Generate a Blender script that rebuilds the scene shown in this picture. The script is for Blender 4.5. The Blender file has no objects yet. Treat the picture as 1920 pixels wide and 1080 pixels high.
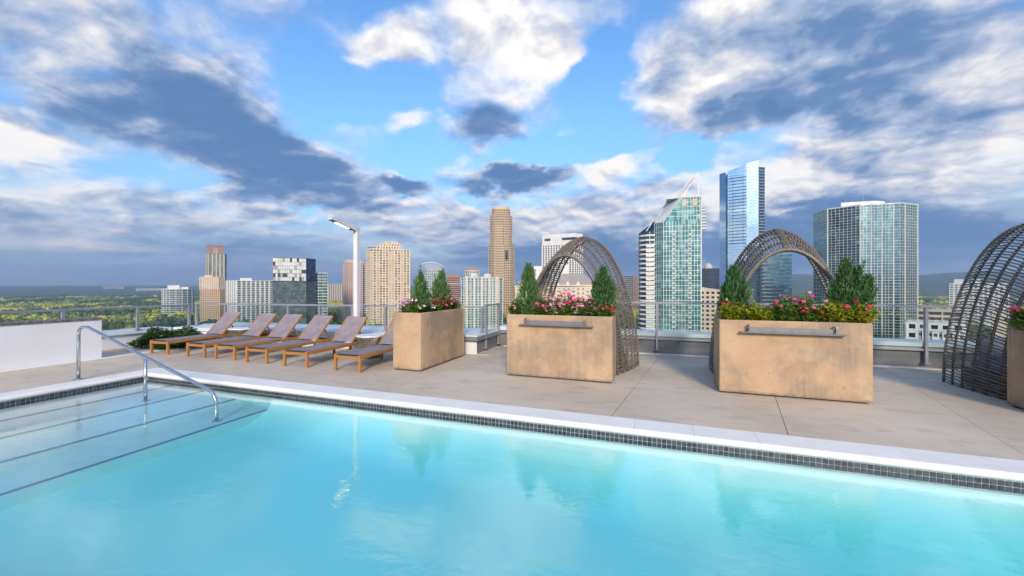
import bpy, math, random
import numpy as np
from mathutils import Vector, Matrix

SC = bpy.context.scene
COL = SC.collection
R = math.radians

# ------------------------------------------------------------------ camera
CAM_H = 1.6
VIEW_YAW = 0.34323          # view axis turned this far left of the +Y deck axis
cam_data = bpy.data.cameras.new('camera')
cam_data.sensor_width = 36.0
cam_data.lens = 36.0 * 747.0 / 1920.0
cam_data.shift_y = -4.0 / 1920.0
cam_data.clip_start = 0.1
cam_data.clip_end = 40000.0
cam = bpy.data.objects.new('camera', cam_data)
COL.objects.link(cam)
cam.location = (0, 0, CAM_H)
cam.rotation_euler = (R(90), 0, VIEW_YAW)
SC.camera = cam
SC.view_settings.view_transform = 'Standard'
SC.view_settings.look = 'None'
SC.view_settings.gamma = 1.0
SC.view_settings.exposure = 0.64
SC.view_settings.use_curve_mapping = False
SC.render.resolution_x, SC.render.resolution_y = 1024, 576
SC.cycles.max_bounces = 8
SC.cycles.transparent_max_bounces = 16
SC.cycles.volume_bounces = 0
SC.cycles.use_denoising = True
SC.cycles.caustics_reflective = False
SC.cycles.caustics_refractive = False

# ------------------------------------------------------------------ sun
SUN_EL = R(23)
SUN_DIR = Vector((0.36 * math.cos(SUN_EL), -0.933 * math.cos(SUN_EL), math.sin(SUN_EL))).normalized()
sun_data = bpy.data.lights.new('sun', 'SUN')
sun_data.energy = 2.9
sun_data.angle = R(12.0)
sun_data.color = (1.0, 0.83, 0.64)
sun = bpy.data.objects.new('sun', sun_data)
COL.objects.link(sun)
sun.rotation_euler = SUN_DIR.to_track_quat('Z', 'Y').to_euler()
sun.location = (20, -60, 40)

# ------------------------------------------------------------------ node helpers
class NT:
    """small wrapper to write node trees compactly"""
    def __init__(self, tree):
        self.t = tree
    def n(self, typ, **kw):
        nd = self.t.nodes.new(typ)
        for k, v in kw.items():
            setattr(nd, k, v)
        return nd
    def put(self, sock, val):
        if val is None:
            return
        if isinstance(val, bpy.types.NodeSocket):
            self.t.links.new(val, sock)
        else:
            if isinstance(val, (tuple, list)) and sock.type == 'RGBA' and len(val) == 3:
                val = (*val, 1.0)
            sock.default_value = val
    def math(self, op, a, b=None, c=None, clamp=False):
        nd = self.n('ShaderNodeMath', operation=op, use_clamp=clamp)
        self.put(nd.inputs[0], a); self.put(nd.inputs[1], b); self.put(nd.inputs[2], c)
        return nd.outputs[0]
    def vmath(self, op, a, b=None, out=0, scale=None):
        nd = self.n('ShaderNodeVectorMath', operation=op)
        self.put(nd.inputs[0], a); self.put(nd.inputs[1], b)
        if scale is not None:
            self.put(nd.inputs['Scale'], scale)
        return nd.outputs[out]
    def comb(self, x, y, z):
        nd = self.n('ShaderNodeCombineXYZ')
        self.put(nd.inputs[0], x); self.put(nd.inputs[1], y); self.put(nd.inputs[2], z)
        return nd.outputs[0]
    def sep(self, v):
        nd = self.n('ShaderNodeSeparateXYZ'); self.put(nd.inputs[0], v)
        return nd.outputs
    def noise(self, vec, scale, detail=4, rough=0.5, lac=2.0, dist=0.0, dim='3D', col=False):
        nd = self.n('ShaderNodeTexNoise', noise_dimensions=dim)
        self.put(nd.inputs['Vector'], vec); self.put(nd.inputs['Scale'], scale)
        self.put(nd.inputs['Detail'], detail); self.put(nd.inputs['Roughness'], rough)
        self.put(nd.inputs['Lacunarity'], lac); self.put(nd.inputs['Distortion'], dist)
        return nd.outputs[1 if col else 0]
    def mix(self, fac, a, b, blend='MIX'):
        nd = self.n('ShaderNodeMix', data_type='RGBA', blend_type=blend, clamp_factor=True)
        self.put(nd.inputs[0], fac); self.put(nd.inputs[6], a); self.put(nd.inputs[7], b)
        return nd.outputs[2]
    def fmix(self, fac, a, b):
        nd = self.n('ShaderNodeMix', data_type='FLOAT', clamp_factor=True)
        self.put(nd.inputs[0], fac); self.put(nd.inputs[2], a); self.put(nd.inputs[3], b)
        return nd.outputs[0]
    def rng(self, v, a, b, c=0.0, d=1.0, smooth=True):
        nd = self.n('ShaderNodeMapRange', interpolation_type='SMOOTHSTEP' if smooth else 'LINEAR')
        nd.clamp = True
        for i, q in enumerate((v, a, b, c, d)):
            self.put(nd.inputs[i], q)
        return nd.outputs[0]
    def link(self, a, b):
        self.t.links.new(a, b)

# ------------------------------------------------------------------ world: clear sky with broken cloud
world = bpy.data.worlds.new('World')
SC.world = world
world.use_nodes = True
wt = world.node_tree
wt.nodes.clear()
W = NT(wt)
tc = W.n('ShaderNodeTexCoord')
DIR = tc.outputs['Generated']
sky = W.n('ShaderNodeTexSky', sky_type='NISHITA')
sky.sun_disc = False
sky.sun_elevation = SUN_EL
sky.sun_rotation = math.atan2(SUN_DIR.x, SUN_DIR.y)
sky.altitude = 300
sky.air_density = 1.0
sky.dust_density = 0.6
sky.ozone_density = 3.0
SKY_STRENGTH = 0.1
hsv = W.n('ShaderNodeHueSaturation')
hsv.inputs['Saturation'].default_value = 1.15
hsv.inputs['Value'].default_value = 1.9
W.link(sky.outputs[0], hsv.inputs['Color'])
clear = hsv.outputs[0]

dx, dy, dz = W.sep(DIR)
dzc = W.math('MAXIMUM', dz, 0.0)
# cloud deck seen in perspective: position on a flat layer above the city
inv = W.math('DIVIDE', 1.0, W.math('ADD', dzc, 0.26))
P = W.comb(W.math('MULTIPLY', dx, inv), W.math('MULTIPLY', dy, inv), 0.0)
# bearing (degrees, clockwise from the view axis) and elevation of the direction
fx, fy = -math.sin(VIEW_YAW), math.cos(VIEW_YAW)
fwd = W.math('ADD', W.math('MULTIPLY', dx, fx), W.math('MULTIPLY', dy, fy))
lat = W.math('ADD', W.math('MULTIPLY', dx, fy), W.math('MULTIPLY', dy, -fx))
az = W.math('MULTIPLY', W.math('ARCTAN2', lat, fwd), 180 / math.pi)
el = W.math('MULTIPLY', W.math('ARCSINE', dz), 180 / math.pi)
warp = W.noise(P, 2.0, 3, 0.55, col=True)
warp = W.vmath('SUBTRACT', warp, (0.5, 0.5, 0.5))
warp2 = W.noise(P, 7.0, 5, 0.65, col=True)
warp2 = W.vmath('SUBTRACT', warp2, (0.5, 0.5, 0.5))
AE0 = W.comb(az, el, 0.0)
AE = W.vmath('ADD', AE0, W.vmath('MULTIPLY', warp, (12.0, 7.5, 0.0)))
AE = W.vmath('ADD', AE, W.vmath('MULTIPLY', warp2, (5.5, 3.8, 0.0)))

def blob(a, e, ra, re, rot, amp, core=0.25):
    """soft elliptical region of the sky, amp at its middle"""
    v = W.vmath('SUBTRACT', AE, (a, e, 0.0))
    if rot:
        c, s = math.cos(R(rot)), math.sin(R(rot))
        x = W.vmath('DOT_PRODUCT', v, (c / ra, s / ra, 0), out=1)
        y = W.vmath('DOT_PRODUCT', v, (-s / re, c / re, 0), out=1)
        v = W.comb(x, y, 0.0)
    else:
        v = W.vmath('MULTIPLY', v, (1 / ra, 1 / re, 0.0))
    r = W.vmath('LENGTH', v, out=1)
    return W.rng(r, 1.0, core, 0.0, amp)

def total(lst):
    acc = None
    for b in lst:
        v = blob(*b)
        acc = v if acc is None else W.math('ADD', acc, v)
    return acc

# where cloud gathers (+) and where the sky is open (-)
COVER = [
    (-45, 21, 26, 7.5, -17, 0.55), (-26, 14.0, 15, 5.5, -12, 0.5), (-33, 17.5, 17, 5.5, -22, 0.45), (-33, 10.5, 9, 3, -5, .4), (-22, 10, 8, 2.6, 0, .35),
    (-53, 13.5, 8, 4, -8, 0.45), (-47, 8, 22, 3.5, 0, 0.25),
    (-25, 25, 8, 5, -30, -0.55), (-14, 26, 7, 5, 0, -0.4), (-13, 19, 8, 4.0, 0, -0.35), (-20, 29.5, 4, 2.4, 0, .34), (-14.5, 22.3, 4.5, 2.4, 20, .36), (9, 28.5, 3.6, 2, 0, .34),
    (-3, 34, 12.5, 8, 0, 0.5), (4, 29, 7, 5, 0, 0.55), (-16, 30.5, 7, 3.8, 15, 0.55), (-2.5, 22, 6, 4.5, 0, 0.35),
    (12, 27, 6, 6, 10, -0.7), (8, 20, 8, 4, 0, -0.42), (15, 21, 5, 4, 0, -0.5), (23.5, 16.5, 4.5, 4, 0, -0.6), (2, 18.3, 8, 2.5, 0, -0.4),
    (33, 27, 24, 9, 0, 0.7), (47, 19, 18, 8, 0, 0.6), (30, 20.5, 9, 3.6, 5, 0.6), (26, 25, 7, 6, 0, 0.5),
    (-15, 14.8, 5.6, 2.3, 0, 0.75), (1.3, 15.6, 9.5, 3.0, 4, 0.8), (14, 16, 7, 4, 0, 0.5),
    (38, 11, 24, 6, 0, 0.6), (8, 9, 24, 5.0, 0, 0.5), (-12, 9, 14, 5, 0, 0.3), (40, 5, 22, 5, 0, 0.6), (10, 4, 26, 4.5, 0, 0.55),
    (-35, 4, 28, 4.5, 0, 0.12),
]
# where the cloud is thick and grey (+) or catches the low sun (-)
GREY = [
    (-45, 20, 30, 9, -17, 0.46), (-25, 14, 16, 6.0, -12, 0.44), (-33, 17, 18, 7, -22, 0.28), (-33, 10.5, 10, 3, -5, .3),
    (-54, 13.3, 8.5, 3.2, -8, -1.0), (-51, 9, 10, 2, 0, -0.4),
    (-2, 34, 13, 9, 0, -0.22), (4, 28.5, 8, 4.5, 0, -0.5), (-8, 31, 5, 4, 0, .3), (-2.5, 22, 6.5, 4.2, 0, 0.6), (-16, 29, 5, 3, 0, 0.1),
    (26, 24.5, 6.5, 4, 5, -0.6), (40, 27, 16, 9, 0, 0.42), (20, 29, 6, 6, 0, .3), (29, 19.5, 10, 4, 5, 0.55), (38, 20.5, 12, 3.5, 8, 0.5), (46, 16.5, 12, 2.6, 12, -0.35),
    (-15, 14.6, 5.6, 2.2, 0, 0.9), (1.3, 15.4, 9.5, 2.9, 4, 0.9), (14, 15.5, 7, 3.5, 0, -0.45),
    (31, 12.5, 10, 4, 0, -0.5), (34, 8.5, 11, 3.0, 8, 0.5), (44, 12, 10, 3, 10, -0.15),
    (41, 4.5, 24, 5.5, 0, 0.7), (10, 3.5, 27, 4.2, 0, 0.6), (-10, 9.5, 16, 3, 0, -0.1), (7, 9.5, 12, 3, 0, -0.2),
    (-33, 3.5, 22, 4, 0, 0.3), (-22, 7, 14, 3, 0, 0.25),
]
cover = total(COVER)
grey = total(GREY)
f1 = W.noise(P, 1.9, 6, 0.50, 2.05, 0.3)
f2 = W.noise(P, 5.2, 6, 0.54, 2.1, 0.3)
sx, sy = SUN_DIR.x * 0.07, SUN_DIR.y * 0.07
f2s = W.noise(W.vmath('ADD', P, (sx, sy, 0.0)), 5.2, 4, 0.54, 2.1, 0.3)
# streaks low over the horizon
streak = W.noise(W.vmath('MULTIPLY', AE0, (0.05, 0.42, 0)), 1.0, 6, 0.6, 2.0, 0.4)
low = W.rng(el, 12.0, 2.5, 0.0, 1.0)
body = W.math('ADD', W.math('MULTIPLY', f1, 0.55), W.math('MULTIPLY', f2, 0.45))
body = W.fmix(W.math('MULTIPLY', low, 0.65), body, streak)
dens = W.math('ADD', W.math('ADD', body, W.math('MULTIPLY', cover, 0.46)), W.fmix(low, -0.02, 0.17))
alpha = W.rng(dens, W.fmix(low, 0.39, 0.34), W.fmix(low, 0.71, 0.82))
thick = W.rng(dens, 0.55, 0.95)
relief = W.math('MULTIPLY', W.math('SUBTRACT', f2s, f2), 1.7)
k = W.math('ADD', W.math('MULTIPLY', grey, 0.62), W.math('MULTIPLY', thick, 0.30))
k = W.math('ADD', k, W.math('MULTIPLY', W.math('SUBTRACT', f1, 0.5), W.fmix(low, 1.15, 0.35)))
k = W.math('ADD', k, W.math('MULTIPLY', W.math('SUBTRACT', streak, 0.5), W.math('MULTIPLY', low, -1.9)))
k = W.math('ADD', W.math('ADD', k, W.math('MULTIPLY', relief, W.fmix(low, 1.0, 0.35))), W.fmix(low, 0.20, 0.31))
ramp = W.n('ShaderNodeValToRGB')
cr = ramp.color_ramp
cr.elements[0].position = 0.0; cr.elements[0].color = (0.74, 0.71, 0.68, 1)
cr.elements[1].position = 1.0; cr.elements[1].color = (0.068, 0.150, 0.310, 1)
for p_, c_ in ((0.22, (0.52, 0.52, 0.55, 1)), (0.45, (0.285, 0.345, 0.475, 1)), (0.72, (0.105, 0.19, 0.35, 1))):
    e_ = cr.elements.new(p_); e_.color = c_
W.put(ramp.inputs[0], k)
# cloud glows more around the low sun
near_sun = W.vmath('DOT_PRODUCT', DIR, tuple(SUN_DIR), out=1)
glow = W.rng(near_sun, 0.2, 1.0, 1.0, 2.2)
ccol = W.vmath('SCALE', ramp.outputs[0], scale=W.math('MULTIPLY', glow, 1.0 / SKY_STRENGTH))
clear = W.vmath('SCALE', clear, scale=W.rng(el, 0.0, 24.0, 0.5, 1.0))
mixed = W.mix(alpha, clear, ccol)
# pale band of air along the horizon
hz = W.rng(el, 3.5, 0.0, 0.0, 0.6)
mixed = W.mix(hz, mixed, tuple(c / SKY_STRENGTH for c in (0.20, 0.285, 0.41)))
bg = W.n('ShaderNodeBackground')
bg.inputs['Strength'].default_value = SKY_STRENGTH
W.link(mixed, bg.inputs['Color'])
wo = W.n('ShaderNodeOutputWorld')
W.link(bg.outputs[0], wo.inputs['Surface'])
world.cycles.sampling_method = 'MANUAL'
world.cycles.sample_map_resolution = 512

# ------------------------------------------------------------------ mesh helpers
rnd = random.Random(7)

class MB:
    """collects geometry for one mesh object"""
    def __init__(self):
        self.v = []; self.f = []; self.m = []
    def add(self, verts, faces, mi=0):
        o = len(self.v)
        self.v += [tuple(p) for p in verts]
        self.f += [tuple(i + o for i in f) for f in faces]
        self.m += [mi] * len(faces)
        return self
    def box(self, x0, x1, y0, y1, z0, z1, mi=0):
        return self.add([(x0, y0, z0), (x1, y0, z0), (x1, y1, z0), (x0, y1, z0), (x0, y0, z1), (x1, y0, z1), (x1, y1, z1), (x0, y1, z1)],
                        [(0, 3, 2, 1), (4, 5, 6, 7), (0, 1, 5, 4), (1, 2, 6, 5), (2, 3, 7, 6), (3, 0, 4, 7)], mi)
    def cbox(self, x0, x1, y0, y1, z0, z1, b=0.01, mi=0):
        """box with chamfered vertical and top edges"""
        b = min(b, (x1 - x0) * .45, (y1 - y0) * .45, (z1 - z0) * .45)
        def ring(i, z):
            return [(x0 + i + b, y0 + i, z), (x1 - i - b, y0 + i, z), (x1 - i, y0 + i + b, z), (x1 - i, y1 - i - b, z),
                    (x1 - i - b, y1 - i, z), (x0 + i + b, y1 - i, z), (x0 + i, y1 - i - b, z), (x0 + i, y0 + i + b, z)]
        rs = ring(0, z0) + ring(0, z1 - b) + ring(b, z1)
        fs = [tuple(range(7, -1, -1)), tuple(range(16, 24))]
        for k in (0, 8):
            fs += [(k + i, k + (i + 1) % 8, k + 8 + (i + 1) % 8, k + 8 + i) for i in range(8)]
        return self.add(rs, fs, mi)
    def prism(self, poly, z0, z1, mi=0):
        n = len(poly)
        v = [(p[0], p[1], z0) for p in poly] + [(p[0], p[1], z1) for p in poly]
        f = [tuple(range(n - 1, -1, -1)), tuple(range(n, 2 * n))] + [(i, (i + 1) % n, n + (i + 1) % n, n + i) for i in range(n)]
        return self.add(v, f, mi)
    def bar(self, a, b, w, h, up=(0, 0, 1), mi=0):
        """square bar from a to b: w across, h along up"""
        a, b = Vector(a), Vector(b); d = (b - a).normalized(); up = Vector(up)
        if abs(d.dot(up)) > .99: up = Vector((0, 1, 0))
        s = d.cross(up).normalized(); u = s.cross(d).normalized()
        s *= w / 2; u *= h / 2
        v = [a - s - u, a + s - u, a + s + u, a - s + u, b - s - u, b + s - u, b + s + u, b - s + u]
        return self.add(v, [(0, 1, 2, 3), (4, 7, 6, 5), (0, 4, 5, 1), (1, 5, 6, 2), (2, 6, 7, 3), (3, 7, 4, 0)], mi)
    def tube(self, pts, r, n=8, cap=True, mi=0):
        pts = [Vector(p) for p in pts]; rs = r if isinstance(r, (list, tuple)) else [r] * len(pts)
        vs = []; ref = None
        for i, p in enumerate(pts):
            d = (pts[min(i + 1, len(pts) - 1)] - pts[max(i - 1, 0)]).normalized()
            if ref is None:
                ref = Vector((0, 0, 1)) if abs(d.z) < .9 else Vector((1, 0, 0))
            s = d.cross(ref).normalized(); u = s.cross(d).normalized(); ref = u
            vs += [p + (s * math.cos(t) + u * math.sin(t)) * rs[i] for t in [2 * math.pi * k / n for k in range(n)]]
        fs = []
        for i in range(len(pts) - 1):
            fs += [(i * n + k, i * n + (k + 1) % n, (i + 1) * n + (k + 1) % n, (i + 1) * n + k) for k in range(n)]
        if cap:
            fs += [tuple(range(n - 1, -1, -1)), tuple(range((len(pts) - 1) * n, len(pts) * n))]
        return self.add(vs, fs, mi)
    def lathe(self, prof, n=24, c=(0, 0, 0), mi=0):
        vs = []
        for r, z in prof:
            vs += [(c[0] + r * math.cos(2 * math.pi * k / n), c[1] + r * math.sin(2 * math.pi * k / n), c[2] + z) for k in range(n)]
        fs = []
        for i in range(len(prof) - 1):
            fs += [(i * n + k, i * n + (k + 1) % n, (i + 1) * n + (k + 1) % n, (i + 1) * n + k) for k in range(n)]
        fs += [tuple(range(n - 1, -1, -1)), tuple(range((len(prof) - 1) * n, len(prof) * n))]
        return self.add(vs, fs, mi)
    def mesh(self, name, mats, smooth=False):
        me = bpy.data.meshes.new(name)
        me.from_pydata(self.v, [], self.f)
        for m_ in (mats if isinstance(mats, (list, tuple)) else [mats]):
            me.materials.append(m_)
        if any(self.m):
            me.polygons.foreach_set('material_index', self.m)
        if smooth:
            me.polygons.foreach_set('use_smooth', [True] * len(self.f))
        me.update()
        return me
    def build(self, name, mats, parent=None, loc=(0, 0, 0), rz=0, smooth=False):
        return inst(name, self.mesh(name, mats, smooth), parent, loc, rz)

def inst(name, me, parent=None, loc=(0, 0, 0), rz=0):
    o = bpy.data.objects.new(name, me)
    COL.objects.link(o)
    o.location = loc
    if rz: o.rotation_euler = (0, 0, rz)
    if parent is not None: o.parent = parent
    return o

def tag(o, label=None, cat=None, group=None, kind=None):
    if label: o['label'] = label
    if cat: o['category'] = cat
    if group: o['group'] = group
    if kind: o['kind'] = kind
    return o

def thing(name, label, cat, loc=(0, 0, 0), rz=0, group=None):
    o = inst(name, None, None, loc, rz)
    o.empty_display_size = 0.2
    return tag(o, label, cat, group)

def copy_tree(o, parent=None):
    c = o.copy(); COL.objects.link(c); c.parent = parent
    for ch in o.children:
        copy_tree(ch, c)
    return c

# ------------------------------------------------------------------ materials
def new_mat(name):
    m = bpy.data.materials.new(name)
    m.use_nodes = True
    t = m.node_tree; t.nodes.clear()
    T = NT(t)
    out = T.n('ShaderNodeOutputMaterial')
    return m, T, out

def princ(T, out, col, rough=.6, metal=0., spec=.5, bump=None, bstr=.3, bdist=.01, alpha=None, **kw):
    b = T.n('ShaderNodeBsdfPrincipled')
    T.put(b.inputs['Base Color'], col); T.put(b.inputs['Roughness'], rough); T.put(b.inputs['Metallic'], metal)
    T.put(b.inputs['Specular IOR Level'], spec)
    for k_, v_ in kw.items():
        T.put(b.inputs[k_.replace('_', ' ')], v_)
    if bump is not None:
        bn = T.n('ShaderNodeBump')
        bn.inputs['Strength'].default_value = bstr; bn.inputs['Distance'].default_value = bdist
        T.put(bn.inputs['Height'], bump); T.link(bn.outputs[0], b.inputs['Normal'])
    T.link(b.outputs[0], out.inputs['Surface'])
    return b

def pos(T, kind='Object'):
    return T.n('ShaderNodeTexCoord').outputs[kind]

def wpos(T):
    return T.n('ShaderNodeNewGeometry').outputs['Position']

def plain(name, c1, c2=None, scale=4., rough=.6, metal=0., spec=.5, bstr=0., bdist=.005, detail=5, world_space=True, **kw):
    """base colour wandering between two tones, with a little relief"""
    m, T, out = new_mat(name)
    p = wpos(T) if world_space else pos(T)
    n_ = T.noise(p, scale, detail, .6)
    col = c1 if c2 is None else T.mix(T.rng(n_, .3, .7), c1, c2)
    rr = T.rng(T.noise(p, scale * 2.3, 3), .3, .7, rough * .85, min(1., rough * 1.15))
    princ(T, out, col, rr, metal, spec, bump=T.noise(p, scale * 9, 4) if bstr else None, bstr=bstr, bdist=bdist, **kw)
    return m

def foliage_mat(name, dark, light, extra=None, trans=.25, rough=.6):
    """each leaf its own tone between dark and light"""
    m, T, out = new_mat(name)
    g = T.n('ShaderNodeNewGeometry')
    r_ = g.outputs['Random Per Island']
    col = T.mix(r_, dark, light)
    if extra:
        col = T.mix(T.rng(T.math('FRACT', T.math('MULTIPLY', r_, 17.3)), .86, .9), col, extra)
    b = T.n('ShaderNodeBsdfPrincipled')
    T.put(b.inputs['Base Color'], col); b.inputs['Roughness'].default_value = rough
    b.inputs['Specular IOR Level'].default_value = .3
    tr = T.n('ShaderNodeBsdfTranslucent'); T.put(tr.inputs[0], T.vmath('MULTIPLY', col, (1.2, 1.3, .6)))
    mx = T.n('ShaderNodeMixShader'); mx.inputs[0].default_value = trans
    T.link(b.outputs[0], mx.inputs[1]); T.link(tr.outputs[0], mx.inputs[2]); T.link(mx.outputs[0], out.inputs['Surface'])
    return m

M = {}
def schlick(T, f0, normal=None):
    lw = T.n('ShaderNodeLayerWeight'); lw.inputs['Blend'].default_value = .5
    if normal is not None: T.link(normal, lw.inputs['Normal'])
    return T.math('ADD', T.math('MULTIPLY', T.math('POWER', lw.outputs['Facing'], 5.0), 1 - f0), f0, clamp=True)

def clear_glass(name, tint=(.93, .97, .96), refl=1.0):
    m, T, out = new_mat(name)
    tr = T.n('ShaderNodeBsdfTransparent'); T.put(tr.inputs[0], tint)
    gl = T.n('ShaderNodeBsdfGlossy'); gl.inputs['Roughness'].default_value = .01
    mx = T.n('ShaderNodeMixShader')
    T.put(mx.inputs[0], T.math('MULTIPLY', schlick(T, .04), refl, clamp=True))
    T.link(tr.outputs[0], mx.inputs[1]); T.link(gl.outputs[0], mx.inputs[2]); T.link(mx.outputs[0], out.inputs['Surface'])
    return m

# weathered deck concrete
m, T, out = new_mat('deck_concrete')
p = wpos(T)
big = T.noise(p, .55, 5, .6); mid = T.noise(T.vmath('MULTIPLY', p, (1., 2.2, 1.)), 2.2, 6, .65); fine = T.noise(p, 38, 4, .6)
col = T.mix(T.rng(big, .35, .68), (.50, .42, .325), (.61, .535, .44))
col = T.mix(T.rng(mid, .50, .74, 0, .55), col, (.29, .26, .23))
col = T.mix(T.rng(fine, .58, .75, 0, .25), col, (.22, .20, .18))
orange_blot = T.noise(p, 1.1, 5, .65)  # orange blotches, stronger on the pool side of the planters
col = T.mix(T.math('MULTIPLY', T.rng(orange_blot, .50, .72, 0, .6), T.rng(T.sep(p)[1], 6.9, 6.0, .25, .9)), col, (.56, .38, .23))
slab_r = T.n('ShaderNodeObjectInfo').outputs['Random']
col = T.mix(T.math('MULTIPLY', slab_r, .16), col, (.30, .28, .26))
princ(T, out, col, T.rng(mid, .3, .7, .55, .8), 0, .35, bump=T.math('ADD', fine, T.math('MULTIPLY', mid, .6)), bstr=.25, bdist=.004)
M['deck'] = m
M['joint'] = plain('joint_filler', (.05, .045, .04), (.10, .09, .08), 8, .9)
M['coping'] = plain('coping_white', (.80, .785, .75), (.73, .715, .685), 2.4, .55, bstr=.12, bdist=.002)
M['white_wall'] = plain('white_stucco', (.72, .725, .74), (.66, .665, .69), .8, .75, bstr=.2, bdist=.002)
M['grout'] = plain('grout', (.58, .58, .58), (.44, .45, .46), 14, .85)
# mosaic tile: each tile its own dark slate
m, T, out = new_mat('slate_tile')
r_ = T.n('ShaderNodeObjectInfo').outputs['Random']; g_ = T.n('ShaderNodeNewGeometry').outputs['Random Per Island']
rr = T.math('FRACT', T.math('ADD', T.math('MULTIPLY', r_, 3.7), g_))
col = T.mix(rr, (.022, .032, .045), (.065, .082, .10))
princ(T, out, T.mix(T.rng(T.noise(wpos(T), 30, 3), .45, .7, 0, .35), col, (.10, .11, .115)), .38, 0, .35)
M['tile'] = m
m, T, out = new_mat('pool_plaster')
p = wpos(T)
col = T.mix(T.rng(T.noise(p, .8, 5), .3, .7), (.80, .87, .86), (.74, .82, .82))
princ(T, out, col, .7, 0, .3)
M['plaster'] = m
M['nosing'] = plain('nosing_tile', (.10, .16, .24), (.15, .21, .29), 20, .4)
# pool water: clear volume under a rippled reflecting surface
m, T, out = new_mat('pool_water')
p = wpos(T)
q = T.vmath('MULTIPLY', p, (1.0, 1.5, 1.0))
h1 = T.noise(q, 2.3, 3, .5, dist=.6); h2 = T.noise(q, 10.5, 4, .6, dist=.8)
patch = T.rng(T.noise(p, .55, 2), .35, .65, .35, 1.0)
hh = T.math('MULTIPLY', T.math('ADD', T.math('MULTIPLY', h1, .9), T.math('MULTIPLY', h2, .40)), patch)
bn = T.n('ShaderNodeBump'); bn.inputs['Strength'].default_value = .15; bn.inputs['Distance'].default_value = .034
T.put(bn.inputs['Height'], hh)
tr = T.n('ShaderNodeBsdfTransparent'); T.put(tr.inputs[0], (.97, .99, .99))
gl = T.n('ShaderNodeBsdfGlossy'); gl.inputs['Roughness'].default_value = .015
T.link(bn.outputs[0], gl.inputs['Normal'])
mx = T.n('ShaderNodeMixShader'); T.link(schlick(T, .19, bn.outputs[0]), mx.inputs[0]); T.link(tr.outputs[0], mx.inputs[1]); T.link(gl.outputs[0], mx.inputs[2])
T.link(mx.outputs[0], out.inputs['Surface'])
va = T.n('ShaderNodeVolumeAbsorption'); T.put(va.inputs['Color'], (.0, .93, .965)); va.inputs['Density'].default_value = .80
T.link(va.outputs[0], out.inputs['Volume'])
M['water'] = m
M['steel'] = plain('polished_steel', (.62, .63, .65), (.55, .56, .58), 6, .14, 1.0)
M['alu'] = plain('grey_aluminium', (.30, .31, .355), (.27, .28, .32), 3, .42, .35)
M['alu_cap'] = plain('cap_metal', (.30, .335, .36), (.25, .29, .315), 1.3, .35, .4)
M['parapet'] = plain('grey_parapet', (.20, .20, .21), (.15, .15, .16), 1.2, .8, bstr=.2)
M['ledge'] = plain('pale_ledge', (.66, .70, .74), (.56, .61, .66), 1.0, .55)
M['glass'] = clear_glass('rail_glass')
M['roof_felt'] = plain('roof_felt', (.30, .30, .30), (.2, .2, .2), .7, .9)

# ------------------------------------------------------------------ deck, pool and parapets
WATER_Z = -0.13
PX0, PX1, PY0, PY1 = -8.81, 9.0, 0.40, 4.65     # pool water edge
CW = 0.345                                      # coping width
deck = MB()
deck.box(-13.4, 14.0, PY1 + CW, 10.4, -.30, -.035)
deck.box(-13.4, PX0 - CW, -12, PY1 + CW - .001, -.30, -.035)
deck.box(PX0 - CW + .001, 14.0, -12, PY0 - CW, -.30, -.035)
deck = deck.build('deck', M['joint'])
tag(deck, kind='structure')
# slabs between the saw-cut joints
def slab(poly, z0=-.034, z1=0.0, gap=.006):
    c = Vector((sum(p_[0] for p_ in poly) / len(poly), sum(p_[1] for p_ in poly) / len(poly)))
    q = [tuple(Vector(p_) + (c - Vector(p_)).normalized() * gap) for p_ in poly]
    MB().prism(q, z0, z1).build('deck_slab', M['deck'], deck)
near_x = [-9.155, -6.95, -3.85, -.50, 1.35, 3.26, 5.2, 7.2, 9.4, 14.0]
far_x = [-9.155, -6.75, -3.52, .14, 2.20, 4.21, 6.2, 8.3, 10.6, 14.0]
def jx(i, y):
    return near_x[i] + (far_x[i] - near_x[i]) * (y - 5.0) / 4.9
for i in range(9):
    rows = [PY1 + CW + .002, 6.64, 9.86] if i != 4 and i != 5 else [PY1 + CW + .002, 9.86]
    if i < 2: rows = [PY1 + CW + .002, 8.4]
    for a_, b_ in zip(rows, rows[1:]):
        slab([(jx(i, a_), a_), (jx(i + 1, a_), a_), (jx(i + 1, b_), b_), (jx(i, b_), b_)])
slab([(-3.955, 8.56), (jx(2, 8.56), 8.56), (jx(2, 9.86), 9.86), (-3.955, 9.86)])
for a_, b_ in ((-12, -8), (-8, -4), (-4, 0), (0, 3.6), (3.6, 8.0)):
    slab([(-11.40, a_), (PX0 - CW - .002, a_), (PX0 - CW - .002, b_), (-11.40, b_)])
slab([(-11.40, 8.0), (-9.158, 8.0), (-9.158, 8.4), (-11.40, 8.1)])
for x_ in range(-9, 14, 3):
    for a_, b_ in ((-12, -8), (-8, -4), (-4, PY0 - CW - .003)):
        slab([(x_ - .15, a_), (x_ + 2.84, a_), (x_ + 2.84, b_), (x_ - .15, b_)])
# pale trim strips at the deck edges
for a_, b_ in ((-3, 1), (1, 5.2), (5.2, 7.6)):
    MB().box(-11.56, -11.41, a_ + .004, b_ - .004, -.034, .006).build('deck_edge_strip', M['coping'], deck)
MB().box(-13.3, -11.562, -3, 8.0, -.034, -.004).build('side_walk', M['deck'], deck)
for k_ in range(9):
    MB().box(-3.78 + k_ * 1.9 + .004, -3.78 + (k_ + 1) * 1.9 - .004, 9.865, 10.0, -.034, .012).build('deck_edge_strip', M['coping'], deck)

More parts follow.
